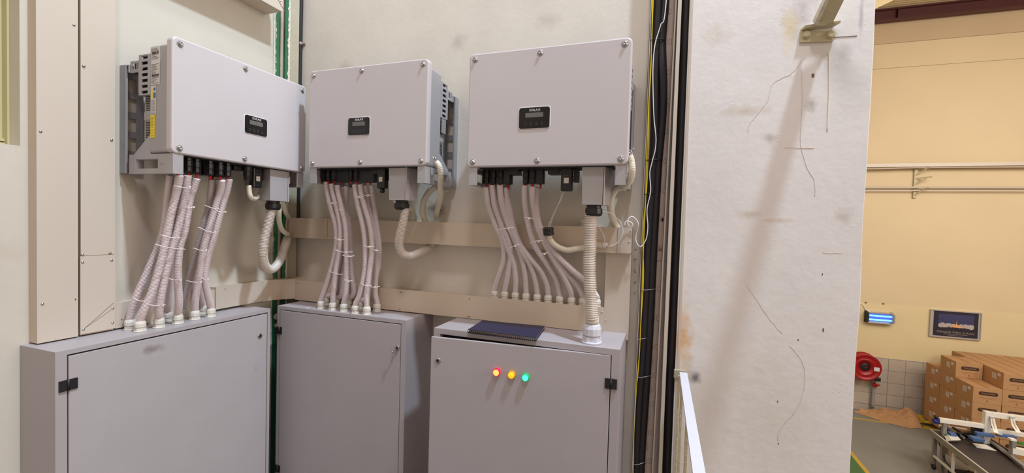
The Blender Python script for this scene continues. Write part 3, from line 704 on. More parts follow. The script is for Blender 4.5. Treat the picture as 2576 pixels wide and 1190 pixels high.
MB().ring([(.0058, 0), (.0058, .0005)], (.0108, -.1965, .246), (-1, 0, 0), 14).build('blue_disc', M['bluesticker'], s2)
MB().prism([(-.176, .238), (-.188, .238), (-.182, .254)], 0, .0105, .0109).build('warning_triangle', M['yellow'], s2)
q = MB(); zz = .205
while zz > .155: q.box((.0105, -.177, zz), (.0109, -.200, zz-.001)); zz -= .0045
q.build('print', M['inkdark'], s2)
s3 = side_sticker(.1735, .198, .062, .148, 'yellow', 'yellow_label')
q = MB(); zz = .14
while zz > .068: q.box((.0105, -.176, zz), (.0109, -.192, zz-.001)); zz -= random.choice([.005, .006, .011])
q.build('print', M['inkdark'], s3)
# coil knot on the right side of the middle one, and side cut-out
MB().box((.655-.013, -.16, .175), (.655-.0115, -.118, .252)).build('side_recess', M['steel'], inv2)

# ---------------------------------------------------------------- cabinets
def gland(cx, cy, cz, par, s=1.0, name='cable_gland', m='gland'):
    mb = MB().ring([(.0205*s, 0), (.0205*s, .004*s)], (cx, cy, cz), n=20)
    mb.ring([(.0185*s, .004*s), (.0185*s, .014*s)], (cx, cy, cz), n=6, smooth=False, start=cx*9)
    mb.ring([(.0155*s, .014*s), (.0155*s, .017*s)], (cx, cy, cz), n=20)
    mb.ring([(.0185*s, .017*s), (.0190*s, .030*s), (.0165*s, .037*s), (.0145*s, .039*s)], (cx, cy, cz), n=12, smooth=False)
    return mb.build(name, M[m], par)
def hinge(p, u, out, par, w_=.024, h_=.036):
    p = Vector(p); u = Vector(u); out = Vector(out)
    mb = MB().bar(p-u*w_+out*.001, p-u*.002+out*.001, h_, .006, out).bar(p+u*.002+out*.001, p+u*w_+out*.001, h_, .006, out)
    mb.cyl(p-Vector((0, 0, h_/2))+out*.003, .0045, h_, n=10); return mb.build('hinge', M['black'], par)
def lock(p, out, par, name='cam_lock'):
    p = Vector(p)
    a = MB().ring([(.0125, 0), (.012, .003), (.009, .004)], p, out, 20).build(name, M['bolt'], par)
    MB().ring([(.0065, .0038), (.0065, .0046)], p, out, 16).build('keyhole', M['dark'], a); return a
# left cabinet on wall_left
CT = 1.14
c1 = thing('electrical_cabinet', 'grey cabinet on left wall under conduits, black hinge at left', 'cabinet', (.1, -.75, 0), 'grey electrical cabinets')
Y0, Y1, DX = -1.158, -.338, .2
bx = MB().box((.002, Y0, .1), (DX-.012, Y1, CT)).box((DX-.012, Y0, CT-.016), (DX, Y1, CT)).box((DX-.012, Y0, .1), (DX, Y0+.030, CT-.016)).box((DX-.012, Y1-.016, .1), (DX, Y1, CT-.016)).box((DX-.012, Y0, .1), (DX, Y1, .116))
bx.build('body', M['cab'], c1)
MB().box((.01, Y0+.02, 0), (DX-.02, Y1-.02, .1)).build('plinth', M['black'], c1)
MB().box((DX-.0115, Y0+.030, .116), (DX-.0105, Y1-.016, CT-.016)).build('gasket', M['dark'], c1)
dr = MB().box((DX-.010, Y0+.0335, .122), (DX+.001, Y1-.0195, CT-.0215), .0015).build('door', M['cabA'], c1)
p = onA(164, 970, DX); hinge((DX+.001, Y0+.032, p.z), (0, 1, 0), (1, 0, 0), c1)
p = onA(653, 845, DX); lock((DX+.001, p.y, p.z), (1, 0, 0), c1)
G1 = {}
for k, (px, py) in enumerate([(327.5, 829), (352.5, 833), (400, 824), (447.5, 814), (490, 804), (530, 797), (376, 812), (421, 808), (465.5, 798), (507, 790)]):
    p = onZ(px, py, CT); gland(p.x, p.y, CT, c1, 1.02); G1[k] = Vector((p.x, p.y, CT+.032))
# middle cabinet
c2 = thing('electrical_cabinet', 'darker grey middle cabinet with a key hanging from its lock', 'cabinet', (.53, -.12, 0), 'grey electrical cabinets')
X0, X1, DY, CT2 = .150, .930, .25, 1.135
MB().box((X0, -DY+.012, .1), (X1, -.002, CT2)).box((X0, -DY, CT2-.018), (X1, -DY+.012, CT2)).box((X0, -DY, .1), (X0+.016, -DY+.012, CT2-.018)).box((X1-.026, -DY, .1), (X1, -DY+.012, CT2-.018)).build('body', M['cab'], c2)
MB().box((X0+.02, -DY+.02, 0), (X1-.02, -.01, .1)).build('plinth', M['black'], c2)
MB().box((X0+.016, -DY+.0115, .116), (X1-.026, -DY+.0105, CT2-.018)).build('gasket', M['dark'], c2)
MB().box((X0+.019, -DY-.001, .12), (X1-.0295, -DY+.01, CT2-.022), .0015).build('door', M['cab'], c2)
for px, py in ((706, 831), (699, 1178)):
    p = onB(px, py, DY); hinge((X0+.017, -DY-.001, p.z), (1, 0, 0), (0, -1, 0), c2, .016, .036)
p = onB(1000, 875, DY); L2 = lock((p.x, -DY-.001, p.z), (0, -1, 0), c2)
ky = thing('key', 'small metal key hanging from the middle cabinet lock', 'key', (p.x, -DY-.012, p.z))
MB().bar((p.x, -DY-.004, p.z), (p.x, -DY-.022, p.z), .008, .002).build('key_blade', M['bolt'], ky)
mb = MB()
for k in range(12):
    a0, a1 = k*PI/6, (k+1)*PI/6
    mb.bar((p.x-.014+.009*math.cos(a0), -DY-.02, p.z-.006+.009*math.sin(a0)), (p.x-.014+.009*math.cos(a1), -DY-.02, p.z-.006+.009*math.sin(a1)), .0012, .0012, (0, -1, 0))
mb.build('key_ring', M['bolt'], ky)
MB().ring([(.005, 0), (.006, .004), (.005, .008)], (p.x-.016, -DY-.016, p.z-.018), (0, -1, 0), 12).build('key_head', M['bolt'], ky)
MB().box((p.x-.0185, -DY-.021, p.z-.050), (p.x-.0155, -DY-.019, p.z-.02)).build('spare_blade', M['bolt'], ky)
G2 = {}
for k, (px, py) in enumerate([(808, 776), (837, 780), (865, 783), (894, 788), (922.5, 791), (948, 783), (840, 763), (858, 767), (889, 770), (917, 774)]):
    p = onZ(px, py, CT2); gland(p.x, min(p.y, -.12), CT2, c2, 1.0); G2[k] = Vector((p.x, min(p.y, -.12), CT2+.032))
# right cabinet, door ajar
c3 = thing('electrical_cabinet', 'right grey cabinet with door ajar and red, amber and green lights', 'cabinet', (1.51, -.16, 0), 'grey electrical cabinets')
X0, X1, DY, CT3 = 1.118, 1.906, .325, 1.138
bd = MB().box((X0, -DY+.03, .1), (X1, -.002, CT3)).box((X0, -DY, CT3-.024), (X1, -DY+.03, CT3)).box((X0, -DY, .1), (X0+.030, -DY+.03, CT3-.024)).box((X1-.030, -DY, .1), (X1, -DY+.03, CT3-.024)).build('body', M['cab'], c3)
MB().box((X0+.02, -DY+.04, 0), (X1-.02, -.01, .1)).build('plinth', M['black'], c3)
MB().box((X0+.030, -DY+.0295, .116), (X1-.030, -DY+.0285, CT3-.024)).build('recess', M['dark'], c3)
hx, hy = X1-.033, -DY-.002; ang = math.radians(3.6); Wd = .742
th = Vector((-math.cos(ang), -math.sin(ang), 0)); on = Vector((math.sin(ang)*-1, math.cos(ang), 0))*-1
out3 = Vector((th.y, -th.x, 0)); out3 = out3 if out3.y < 0 else -out3
def D3(u, z, o=0): return Vector((hx, hy, 0))+th*u+Vector((0, 0, z))+out3*o
mb = MB(); vs = [D3(0, .122, .0), D3(Wd, .122, .0), D3(Wd, .122, -.014), D3(0, .122, -.014)]; vs += [v+Vector((0, 0, 1.112-.122)) for v in vs]
mb.add(vs, [(0, 3, 2, 1), (4, 5, 6, 7), (0, 1, 5, 4), (1, 2, 6, 5), (2, 3, 7, 6), (3, 0, 4, 7)])
d3o = mb.build('door', M['cab'], c3)
bv = d3o.modifiers.new('bevel', 'BEVEL'); bv.width = .0018; bv.segments = 2
def door_hit(px, py):
    d = ray(px, py); q = D3(0, 0, 0); t = (q-CAM).dot(out3)/d.dot(out3); return CAM+d*t
p = door_hit(1535, 965); hinge((hx+.004, hy-.001, p.z), (1, 0, 0), (0, -1, 0), c3, .022, .038)
p = door_hit(1102, 907); lock(p, out3, c3)
for px, py, l1, l2, nm, lb in ((1250.5, 933, 'redl', 'redr', 'pilot_light', 'lit red pilot light'), (1288, 940, 'amberl', 'amberr', 'pilot_light', 'lit amber pilot light'), (1323, 946, 'greenl', 'greenr', 'pilot_light', 'lit green pilot light')):
    p = door_hit(px, py+2)
    o = MB().ring([(.0155, 0), (.0155, .004), (.0145, .005), (.0145, .013), (.0130, .015)], p, out3, 24).build(nm, M[l2], c3, label=lb)
    MB().ring([(.0122, .0148), (.0112, .0170), (.006, .0182), (.0005, .0186)], p, out3, 24, caps=False).build('lens', M[l1], o)
p = onZ(1488, 862, CT3); BG = Vector((p.x, p.y, CT3))
gland(p.x, p.y, CT3, c3, 1.95, 'large_gland', 'white')
# row of glands on top of the low duct
G3 = {}
for k, (px, py) in enumerate([(1244, 742), (1270, 744.5), (1296.6, 746.5), (1323.5, 748.6), (1351.6, 750.5), (1379, 754), (1408, 756), (1437.7, 759), (1466, 762), (1500.7, 765)]):
    p = onB(px, py+3, .062); gland(p.x, -.062, 1.240, d5, .98); G3[k] = Vector((p.x, -.062, 1.272))
gland(onB(1042, 556, .03).x, -.03, 1.594, d6, .9); gland(onB(1468, 562, .03).x, -.03, 1.594, d6, .9)

# ---------------------------------------------------------------- white conduits from inverters to cabinets
def run(fn, path, d0, endp, bulge=0):
    """points of one conduit: path as seen, hanging d0 off the wall at the top and ending in its gland"""
    d1 = endp.x if fn is onA else -endp.y
    n = len(path); out = []
    for i, (px, py) in enumerate(path):
        t = i/n; out.append(fn(px, py, d0+(d1-d0)*t+bulge*math.sin(PI*t)))
    return out+[endp+Vector((0, 0, .012)), endp+Vector((0, 0, -.008))]
def conduit(name, label, pts, r, group, m='hose', pitch=.0046, n=12):
    return MB().tube(pts, r, n, pitch=pitch, groove=.25).build(name, M[m], None, label, 'conduit', group, org=pts[-1])
ORD = ('first', 'second', 'third', 'fourth', 'fifth', 'sixth', 'seventh', 'eighth', 'ninth', 'tenth')
R1 = .0142
A = [
 (0, [(428.5, 441), (424, 485), (420.5, 528), (412.5, 579), (398, 623.6), (372.6, 681), (342, 751)], .215, 'first of the front row from the left'),
 (1, [(451.5, 441), (447, 468), (441, 496), (428, 550), (417, 605), (403, 668), (382, 735), (362, 780)], .265, 'second of the front row from the left'),
 (2, [(472, 441), (468, 475), (462, 512), (447, 579), (433, 623.6), (417, 687), (404, 751), (400, 785)], .265, 'third of the front row from the left'),
 (3, [(494.5, 449), (486, 475), (478, 500), (465, 579), (452, 623.6), (447, 687), (450, 751), (449, 775)], .265, 'fourth of the front row from the left'),
 (4, [(558, 453), (555, 475), (548, 500), (532, 553), (517, 604), (508, 649), (500, 703), (492, 751)], .265, 'fifth of the front row from the left'),
 (5, [(576.5, 451), (571, 478), (563, 505), (548, 560), (535, 607.6), (522, 649), (516, 700), (524, 748)], .265, 'last of the front row from the left'),
 (6, [(441, 445), (440, 500), (432, 570), (420, 620), (405, 670), (392, 720), (381, 765)], .200, 'first of the rear row from the left'),
 (7, [(455, 445), (452, 500), (446, 570), (440, 610), (432, 660), (426, 720), (422, 765)], .205, 'second of the rear row from the left'),
 (8, [(534, 452), (531, 485), (527, 515), (514, 560), (502, 610), (491, 652), (478, 703), (468, 751)], .215, 'third of the rear row from the left'),
 (9, [(545, 452), (543, 500), (535, 560), (524, 610), (514, 655), (508, 710), (507, 755)], .205, 'last of the rear row from the left')]
for gi, path, d0, nm in A:
    conduit('conduit', 'white ribbed conduit into the left cabinet, '+nm, run(onA, path, d0, G1[gi]), R1, 'conduits under the left inverter')
B = [
 (0, [(819.4, 458), (825, 490), (832, 520), (845, 569), (846, 619), (836, 670), (818, 728)], .235, 'first of its front row from the left'),
 (1, [(833.5, 463), (839, 490), (846, 517), (856, 569), (855, 624), (845, 682), (839, 735)], .235, 'second of its front row from the left'),
 (2, [(848, 466), (852, 490), (858, 517), (869, 569), (871, 624), (872, 682), (871, 735)], .235, 'third of its front row from the left'),
 (3, [(892, 465), (896, 490), (901, 517), (914, 573), (919, 625), (918, 680), (906, 739)], .235, 'fourth of its front row from the left'),
 (4, [(906, 465), (910, 490), (917, 517), (932, 573), (936, 627), (928, 695), (922.5, 740)], .235, 'fifth of its front row from the left'),
 (5, [(918, 468), (922, 490), (927, 517), (940, 569), (948, 619), (946, 682), (944, 735)], .215, 'last of its front row from the left'),
 (6, [(851, 470), (857, 517), (864, 576), (862, 629), (850, 690), (843, 735)], .20, 'first of its rear row from the left'),
 (7, [(862, 470), (866, 517), (874, 576), (874, 629), (865, 682), (859, 740)], .20, 'second of its rear row from the left'),
 (8, [(872, 468), (871, 490), (871, 516), (878, 572), (881, 629), (884, 682), (890, 735)], .205, 'third of its rear row from the left'),
 (9, [(935, 467), (939, 505), (944, 545), (953, 612), (953, 660), (939, 715), (923, 752)], .20, 'last of its rear row from the left')]
for gi, path, d0, nm in B:
    conduit('conduit', 'white ribbed conduit into the middle cabinet, '+nm, run(onB, path, d0, G2[gi]), R1*.97, 'conduits under the middle inverter')
Cc = [
 (0, [(1222, 470), (1226, 495), (1230, 518), (1247, 568), (1264, 605), (1268, 650), (1256, 694)], .235),
 (1, [(1238, 465), (1241, 492), (1245, 518), (1262, 565), (1281, 610), (1285, 652), (1277, 700)], .235),
 (2, [(1247, 470), (1250, 520), (1262, 575), (1276, 622), (1292, 660), (1298, 700)], .20),
 (3, [(1257, 465), (1259, 490), (1264, 518), (1279, 565), (1297, 608), (1314, 652), (1322, 694)], .235),
 (4, [(1268, 470), (1274, 520), (1290, 580), (1312, 630), (1332, 662), (1346, 700)], .20),
 (5, [(1272, 471), (1276, 497), (1283, 524), (1292, 570), (1308, 615), (1332, 648), (1360, 680), (1376, 714)], .21),
 (6, [(1320, 466), (1320, 492), (1322, 518), (1330, 568), (1347, 620), (1376, 664), (1400, 704)], .235),
 (7, [(1339, 469), (1340, 495), (1343, 520), (1354, 575), (1383, 635), (1416, 690), (1433, 725)], .235),
 (8, [(1345, 474), (1345, 515), (1355, 572), (1387, 636), (1422, 684), (1451, 716)], .205),
 (9, [(1349, 472), (1349, 518), (1359, 573), (1393, 632), (1434, 675), (1472, 707), (1494, 737)], .205)]
for gi, path, d0 in Cc:
    conduit('conduit', 'white ribbed conduit into the low wall duct, %s gland from the left' % ORD[gi], run(onB, path, d0, G3[gi]), R1*.96, 'conduits under the right inverter')
# big flexible pipes
p1 = [onA(688.5, 516, .245), onA(687, 524, .245), onA(680, 545, .24), onA(673, 572, .235), onA(665, 604, .23), onA(661.5, 640, .22), onA(667, 668, .20), onA(682, 678, .17), onA(699, 664, .13), onA(710, 640, .11), onA(718, 615, .10), onB(724, 596, .075), onB(734, 580, .045)]
conduit('flexible_pipe', 'thick white ribbed pipe looping down from left inverter to the upper duct', p1, .0215, 'thick pipes from terminal boxes', 'bighose', .0068, 16)
p2 = [onB(1020, 524, .245), onB(1019, 534, .245), onB(1014, 560, .245), onB(1007, 590, .24), onB(1004, 615, .225), onB(1012, 637, .20), onB(1030, 644, .16), onB(1050, 638, .11), onB(1068, 629, .065), onB(1080, 622, .035), onB(1090, 612, .026)]
conduit('flexible_pipe', 'thick white ribbed pipe curving from middle inverter behind the upper duct', p2, .0200, 'thick pipes from terminal boxes', 'bighose', .0064, 16)
p3 = [onB(1488, 535, .245), onB(1486, 550, .245), onB(1485, 610, .25), onB(1482.5, 670, .26), onB(1485, 730, .27), onB(1489, 795, .28)]+[BG+Vector((0, 0, .085)), BG+Vector((0, 0, .055))]
conduit('flexible_pipe', 'thick straight white ribbed pipe from right inverter down to the right cabinet', p3, .0262, 'thick pipes from terminal boxes', 'bighose', .0068, 18)
# stub pipes between left and middle cabinet
for z, py, lb in ((1, 797, 'upper short ribbed pipe between left and middle cabinet'), (2, 819, 'lower short ribbed pipe between left and middle cabinet')):
    a = onB(678, py, .13); b = onB(706, py-2, .13)
    conduit('pipe_stub', lb, [a+Vector((-.03, 0, 0)), b+Vector((.03, 0, 0))], .0185 if z == 1 else .014, 'pipes between cabinets', 'bighose', .0062, 14)
# plain hoses
def hose(name, label, P, r, m='hosecream', pitch=0, cat='hose'):
    return MB().tube(P, r, 12, pitch=pitch, groove=.08, step=.01).build(name, M[m], None, label, cat, org=P[-1])
hose('hose', 'short pale hose curling under left inverter beside its small dongle', [onA(626, 466, .25), onA(627, 482, .25), onA(631, 496, .25), onA(641, 500, .23), onA(652, 490, .19), onA(662, 470, .15)], .0105)
hose('hose', 'pale hose hooking behind the left thick pipe into the upper duct', [onA(703, 505, .18), onA(702, 530, .18), onA(702, 555, .16), onA(709, 577, .13), onA(721, 588, .10), onB(730, 588, .05), onB(740, 585, .03)], .0125)
hose('hose', 'pale hose above the hooked one entering the left end of the upper duct', [onA(710, 490, .14), onA(713, 515, .14), onA(719, 535, .12), onB(728, 549, .07), onB(738, 556, .03)], .0115)
hose('hose', 'thin pale hose left of the terminal box under the middle inverter', [onB(987, 455, .20), onB(987, 480, .20), onB(991, 500, .19), onB(1005, 515, .17), onB(1025, 522, .13), onB(1040, 530, .07), onB(1042, 548, .03)], .0095)
hose('hose', 'cream hose curving from middle inverter handle down behind the upper duct', [onB(1098, 470, .10), onB(1084, 478, .10), onB(1069, 500, .09), onB(1063, 528, .07), onB(1068, 552, .05), onB(1082, 585, .03)], .0155)
hose('hose', 'cream ribbed hose stub tied at the right side of the middle inverter', [onB(1098, 408, .262), onB(1106, 420, .262), onB(1109, 442, .25), onB(1108, 470, .22), onB(1108, 495, .17), onB(1102, 520, .10), onB(1096, 545, .03)], .0135, pitch=.006)
hose('hose', 'cream hose curving under right inverter handle into the upper duct', [onB(1568, 470, .16), onB(1552, 474, .15), onB(1539, 492, .13), onB(1535, 515, .11), onB(1540, 545, .07), onB(1554, 580, .03)], .0155)
hose('hose', 'cream ribbed hose stub bulging at lower right side of the right inverter', [onB(1584, 392, .29), onB(1588, 405, .29), onB(1590, 428, .29), onB(1586, 450, .27), onB(1578, 463, .24), onB(1570, 472, .18)], .0135, pitch=.006)
# knots of tie tails on those two stubs
for (px, py, d, lb) in ((1092, 400, .27, 'twisted metal tie on the hose stub of the middle inverter'), (1584, 385, .29, 'twisted metal tie on the hose stub of the right inverter')):
    p = onB(px, py, d); mb = MB()
    mb.tube([p+Vector((-.010, 0, .012)), p, p+Vector((.012, -.004, -.004)), p+Vector((.004, 0, .010)), p+Vector((.016, 0, .016))], .0022, 8, step=.004)
    mb.tube([p+Vector((0, 0, .012)), p+Vector((.002, 0, -.012)), p+Vector((-.003, 0, -.022))], .002, 8, step=.004)
    mb.build('wire_twist', M['bolt'], None, lb, 'tie', org=p)
# loose end under the right inverter
p = onB(1380, 585, .17)
le = thing('loose_conduit', 'loose white hose with a black gland hanging before the upper duct', 'hose', p)
MB().ring([(.019, -.012), (.0225, -.010), (.0225, .002), (.0205, .004), (.0205, .008), (.023, .010), (.023, .018), (.019, .022), (.012, .022), (.012, .012)], p, (-.05, -.1, 1), 14, smooth=False).build('black_gland', M['black'], le)
MB().tube([p+Vector((0, 0, -.006)), onB(1384, 603, .165), onB(1398, 618, .16), onB(1425, 629, .15), onB(1460, 624, .13), onB(1495, 616, .11), onB(1517, 618, .105)], .0130, 12, pitch=.0042).build('hose', M['hosecream'], le)
q = onB(1516, 618, .105)
MB().tube([q, q+Vector((.008, 0, .003)), q+Vector((.016, 0, -.002))], .0145, 9, step=.003).build('torn_sleeve', M['hose'], le)
MB().tube([p+Vector((.002, 0, .01)), onB(1386, 560, .14), onB(1397, 530, .17), onB(1408, 505, .2), onB(1416, 480, .24)], .0015, 6).build('wire', M['whitewire'], None, 'thin white wire rising from the loose black gland to the dongle', 'wire', 'thin wires at the loose gland', org=p)
MB().tube([p+Vector((-.005, 0, .01)), onB(1383, 558, .14), onB(1400, 523, .17), onB(1413, 500, .2), onB(1419, 480, .24)], .0015, 6).build('wire', M['whitewire'], None, 'second thin white wire rising from the loose gland, crossing the first', 'wire', 'thin wires at the loose gland', org=p)
MB().tube([onB(1508, 531, .2), onB(1530, 534, .16), onB(1548, 545, .12), onB(1561, 560, .11), onB(1567, 578, .105), onB(1563, 598, .105), onB(1550, 613, .105), onB(1535, 619, .105), onB(1515, 618, .105)], .0017, 6).build('wire', M['whitewire'], None, 'thin white wire looping from big gland round to the torn hose end', 'wire', org=q)
MB().tube([onB(1500, 555, .2), onB(1508, 572, .16), onB(1518, 590, .12), onB(1521, 602, .11), onB(1518, 616, .105)], .0015, 6).build('wire', M['whitewire'], None, 'short thin wire curving behind thick straight pipe to the torn hose end', 'wire', org=q)
# cable ties: thin bands round the bundles
def tie(fn, x0, y0, x1, y1, d, label, group, droop=3):
    a, b = fn(x0, y0, d), fn(x1, y1, d); m_ = fn((x0+x1)/2, (y0+y1)/2+droop, d+.012)
    o_ = Vector((1, 0, 0)) if fn is onA else Vector((0, -1, 0))
    mb = MB().tube([a-o_*.014, a, m_, b, b-o_*.014], .0017, 6, step=.006)
    c_ = .75; p = a.lerp(b, c_)+o_*.012+Vector((0, 0, -.001))
    mb.box(p-Vector((.0035, .0035, .0035)), p+Vector((.0035, .0035, .0035)))
    mb.build('cable_tie', M['tie'], None, label, 'cable tie', group, org=a)
for i, t_ in enumerate([(442, 468, 480, 470, .285), (470, 520, 485, 520, .28), (408, 592, 453, 598, .25), (396, 616, 465, 627, .25), (423, 700, 456, 704, .19), (338, 752, 368, 757, .15), (366, 765, 416, 767, .165)]):
    tie(onA, *t_, 'clear tie around the left conduit bundle under left inverter, %s from the top' % ORD[i], 'ties on the left conduit bundles')
for i, t_ in enumerate([(520, 518, 550, 525, .265), (544, 529, 566, 533, .28), (502, 573, 546, 586, .25), (490, 625, 520, 629, .225), (474, 707, 508, 708, .19), (508, 698, 520, 702, .19)]):
    tie(onA, *t_, 'clear tie around the right conduit bundle under left inverter, %s from the top' % ORD[i], 'ties on the left conduit bundles')
for i, t_ in enumerate([(824, 508, 846, 511, .245), (853, 526, 864, 528, .25), (842, 598, 862, 603, .245), (843, 629, 884, 634, .25), (862, 642, 888, 644, .25), (829, 682, 860, 690, .23), (866, 704, 885, 706, .235)]):
    tie(onB, *t_, 'clear tie on the left conduit bundle under middle inverter, %s from the top' % ORD[i], 'ties on the middle conduit bundles')
for i, t_ in enumerate([(891, 494, 912, 495, .25), (916, 491, 936, 490, .235), (915, 618, 938, 620, .25), (938, 627, 954, 629, .235), (907, 712, 932, 719, .235), (930, 720, 952, 721, .225)]):
    tie(onB, *t_, 'clear tie on the right conduit bundle under middle inverter, %s from the top' % ORD[i], 'ties on the middle conduit bundles')
for i, t_ in enumerate([(1250, 580, 1292, 573, .235), (1278, 628, 1305, 615, .21), (1318, 548, 1339, 550, .25), (1334, 612, 1365, 605, .235), (1355, 644, 1378, 636, .23)]):
    tie(onB, *t_, 'clear tie around conduits under the right inverter, %s' % ('upper one on the left bundle', 'lower one on the left bundle', 'topmost on the right bundle', 'middle one on the right bundle', 'lowest on the right bundle')[i], 'ties on the right conduit bundles', -2)
# loose tie tail lying on middle cabinet top
a = onZ(765, 776, CT2+.003); b = onZ(803, 766, CT2+.003)
MB().tube([a, onZ(780, 773, CT2+.003), onZ(790, 776, CT2+.003), b], .0014, 6, step=.005).build('loose_tie', M['tie'], None, 'loose clear tie lying on top of the middle cabinet', 'cable tie', org=a)

# ---------------------------------------------------------------- notebook on the right cabinet
zc = CT3; n0, n1, n2_, n3 = onZ(1213, 806, zc+.013), onZ(1371, 820, zc+.013), onZ(1349, 850, zc+.013), onZ(1177, 829, zc+.013)
nb = thing('notebook', 'dark blue comb-bound notebook lying on top of the right cabinet', 'notebook', (n3.x, n3.y, zc))
def slab(P, za, zb, m, name, par):
    vs = [Vector((p.x, p.y, za)) for p in P]+[Vector((p.x, p.y, zb)) for p in P]
    return MB().add(vs, [(0, 3, 2, 1), (4, 5, 6, 7), (0, 1, 5, 4), (1, 2, 6, 5), (2, 3, 7, 6), (3, 0, 4, 7)]).build(name, M[m], par)
N = [n3, n2_, n1, n0]
slab(N, zc+.0005, zc+.002, 'navy', 'back_cover', nb)
ins = [n3.lerp(n1, .03), n2_.lerp(n0, .015), n1.lerp(n3, .015), n0.lerp(n2_, .03)]
slab(ins, zc+.002, zc+.0115, 'pages', 'pages', nb); slab(N, zc+.0115, zc+.013, 'navy', 'front_cover', nb)
cmb = MB(); dirn = (n2_-n3).normalized(); k = 0
L_ = (n2_-n3).length
for k in range(34):
    c = n3+dirn*(L_*(k+.5)/34)+Vector((0, 0, -.0065)); sp = dirn
    c.y -= .001
    U = Vector((0, 0, 1)); V = sp.cross(U)
    ring = [c+U*(.0078*math.cos(t*PI/5))+V*(.0078*math.sin(t*PI/5)) for t in range(11)]
    cmb.tube(ring, .0014, 5, step=.004)
cmb.build('comb_binding', M['black'], nb, kind='stuff')

# ---------------------------------------------------------------- guard rail by the column
gr = thing('guard_rail', 'white painted guard rail starting at the column beside the narrow tray', 'rail', (2.14, -.5, 0))
a = onB(1713.5, 937, .1); zt_ = 1.02
p_n = onZ(1758, 1190, zt_); p_f = onZ(1719, 940, zt_)
dr_ = (p_n-p_f).normalized()
MB().bar(p_f+Vector((0, .0, 0))-dr_*.0, p_f+dr_*2.2, .0285, .010).build('top_rail', M['white'], gr)
MB().box((p_f.x-.035, -.112, zt_-.03), (p_f.x+.012, -.100, zt_+.006), .003).build('wall_plate', M['cream'], gr)
MB().box((p_f.x-.018, -.150, .0), (p_f.x-.012, -.118, zt_-.012)).build('post', M['olive'], gr)
MB().box((p_f.x-.012, -.24, .0), (p_f.x-.004, -.21, zt_-.006)).build('post', M['olive'], gr)
MB().box((p_f.x-.004, -.50, .0), (p_f.x+.004, -.47, zt_-.006)).build('post', M['olive'], gr)
MB().box((p_f.x-.006, -1.9, .5), (p_f.x+.002, -.12, .53)).build('middle_rail', M['olive'], gr)

# ---------------------------------------------------------------- brace bracket on the column
q = onB(2055, 85, .1)
br = thing('brace_bracket', 'cream steel bracket bolted to the column with a sloping brace', 'bracket', (q.x, -.1, q.z))
a, b = onB(2012, 106, .108), onB(2095, 104, .108); c, d = onB(2108, 68, .108), onB(2014, 78, .108)
P = [(a.x, a.z), (b.x, b.z), (c.x-.016, c.z-.012), (d.x, d.z)]
MB().prism(P, 1, -.108, -.100).build('plate', M['olive'], br)
e, f = onB(2026, 60, .108), onB(2112, 58, .108)
# folded shelf of the angle, pointing at the room
vs = [(d.x, -.100, d.z), (c.x-.014, -.100, d.z+.004), (c.x+.002, -.124, d.z+.008), (d.x+.010, -.124, d.z+.004)]
vs2 = [(x, y-.002, z+.008) for x, y, z in vs]
MB().add(vs+vs2, [(0, 3, 2, 1), (4, 5, 6, 7), (0, 1, 5, 4), (1, 2, 6, 5), (2, 3, 7, 6), (3, 0, 4, 7)]).build('flange', M['olive'], br)
for px, py in ((2028, 88), (2089, 88)):
    p = onB(px, py, .108); MB().ring([(.0125, 0), (.0125, .007), (.009, .009)], p, (0, -1, 0), 6, smooth=False).build('bolt', M['olive'], br)
    MB().ring([(.016, 0), (.016, .0015)], p, (0, -1, 0), 16).build('washer', M['olive'], br)
# brace: steel channel rising towards the room
s0 = onB(2074, 52, .135)+Vector((0, 0, -.006)); e0 = at(2134, -70, 1, -.25)
e0 = s0+(e0-s0)*3
sd = Vector((1, .15, 0)).normalized()
MB().bar(s0, e0, .052, .005, (0, -1, -.8)).build('brace', M['olive'], br)
MB().bar(s0+sd*-.030, e0+sd*-.030, .012, .030, (0, -1, -.8)).build('brace_leg', M['ragged_lit'], br)  # paler than the brace: its lit side is put into the colour
MB().tube([s0+sd*-.03+Vector((0, 0, -.004)), s0+sd*-.01, s0+sd*.012+Vector((0, 0, .002)), s0+sd*.034], .0045, 8, step=.004).build('weld_bead', M['olive'], br)

# ---------------------------------------------------------------- far wall fittings
ft = thing('cable_tray', 'long horizontal cable tray high on the far hall wall', 'cable tray', (8, 9.8, 3.06))
MB().box((2.8, 9.80, 3.075), (14, 9.81, 3.145)).box((2.8, 9.79, 3.07), (14, 9.81, 3.082)).box((2.8, 9.99, 3.075), (14, 9.998, 3.145)).box((2.8, 9.8, 3.07), (14, 9.998, 3.076)).build('tray', M['ductedge'], ft)
MB().tube([(2.8, 9.84, 3.055), (6, 9.84, 3.04), (7.2, 9.84, 3.055), (9, 9.84, 3.045), (11, 9.84, 3.055), (14, 9.84, 3.05)], .014, 8, step=.1).build('cable', M['trayback'], ft)
for k in range(4): MB().box((6.55+k*.5-.02, 9.798, 3.09), (6.55+k*.5+.02, 9.80, 3.11)).build('slot', M['trayback'], ft)
for z, r, lb in ((2.635, .022, 'upper of two thin pipes along the far wall under the tray'), (2.565, .014, 'lower of two thin pipes along the far wall under the tray')):
    MB().tube([(2.8, 9.9, z), (8, 9.9, z), (14, 9.9, z)], r, 10, step=.5).build('pipe', M['ductedge'], None, lb, 'pipe', 'thin pipes on the far wall', org=(8, 9.9, z))
sb = thing('shelf_bracket', 'brass-coloured steel bracket with three arms carrying tray and pipes on far wall', 'bracket', (7.16, 9.9, 2.7))
MB().box((7.13, 9.95, 2.41), (7.19, 10.0, 3.07)).build('upright', M['olive'], sb)
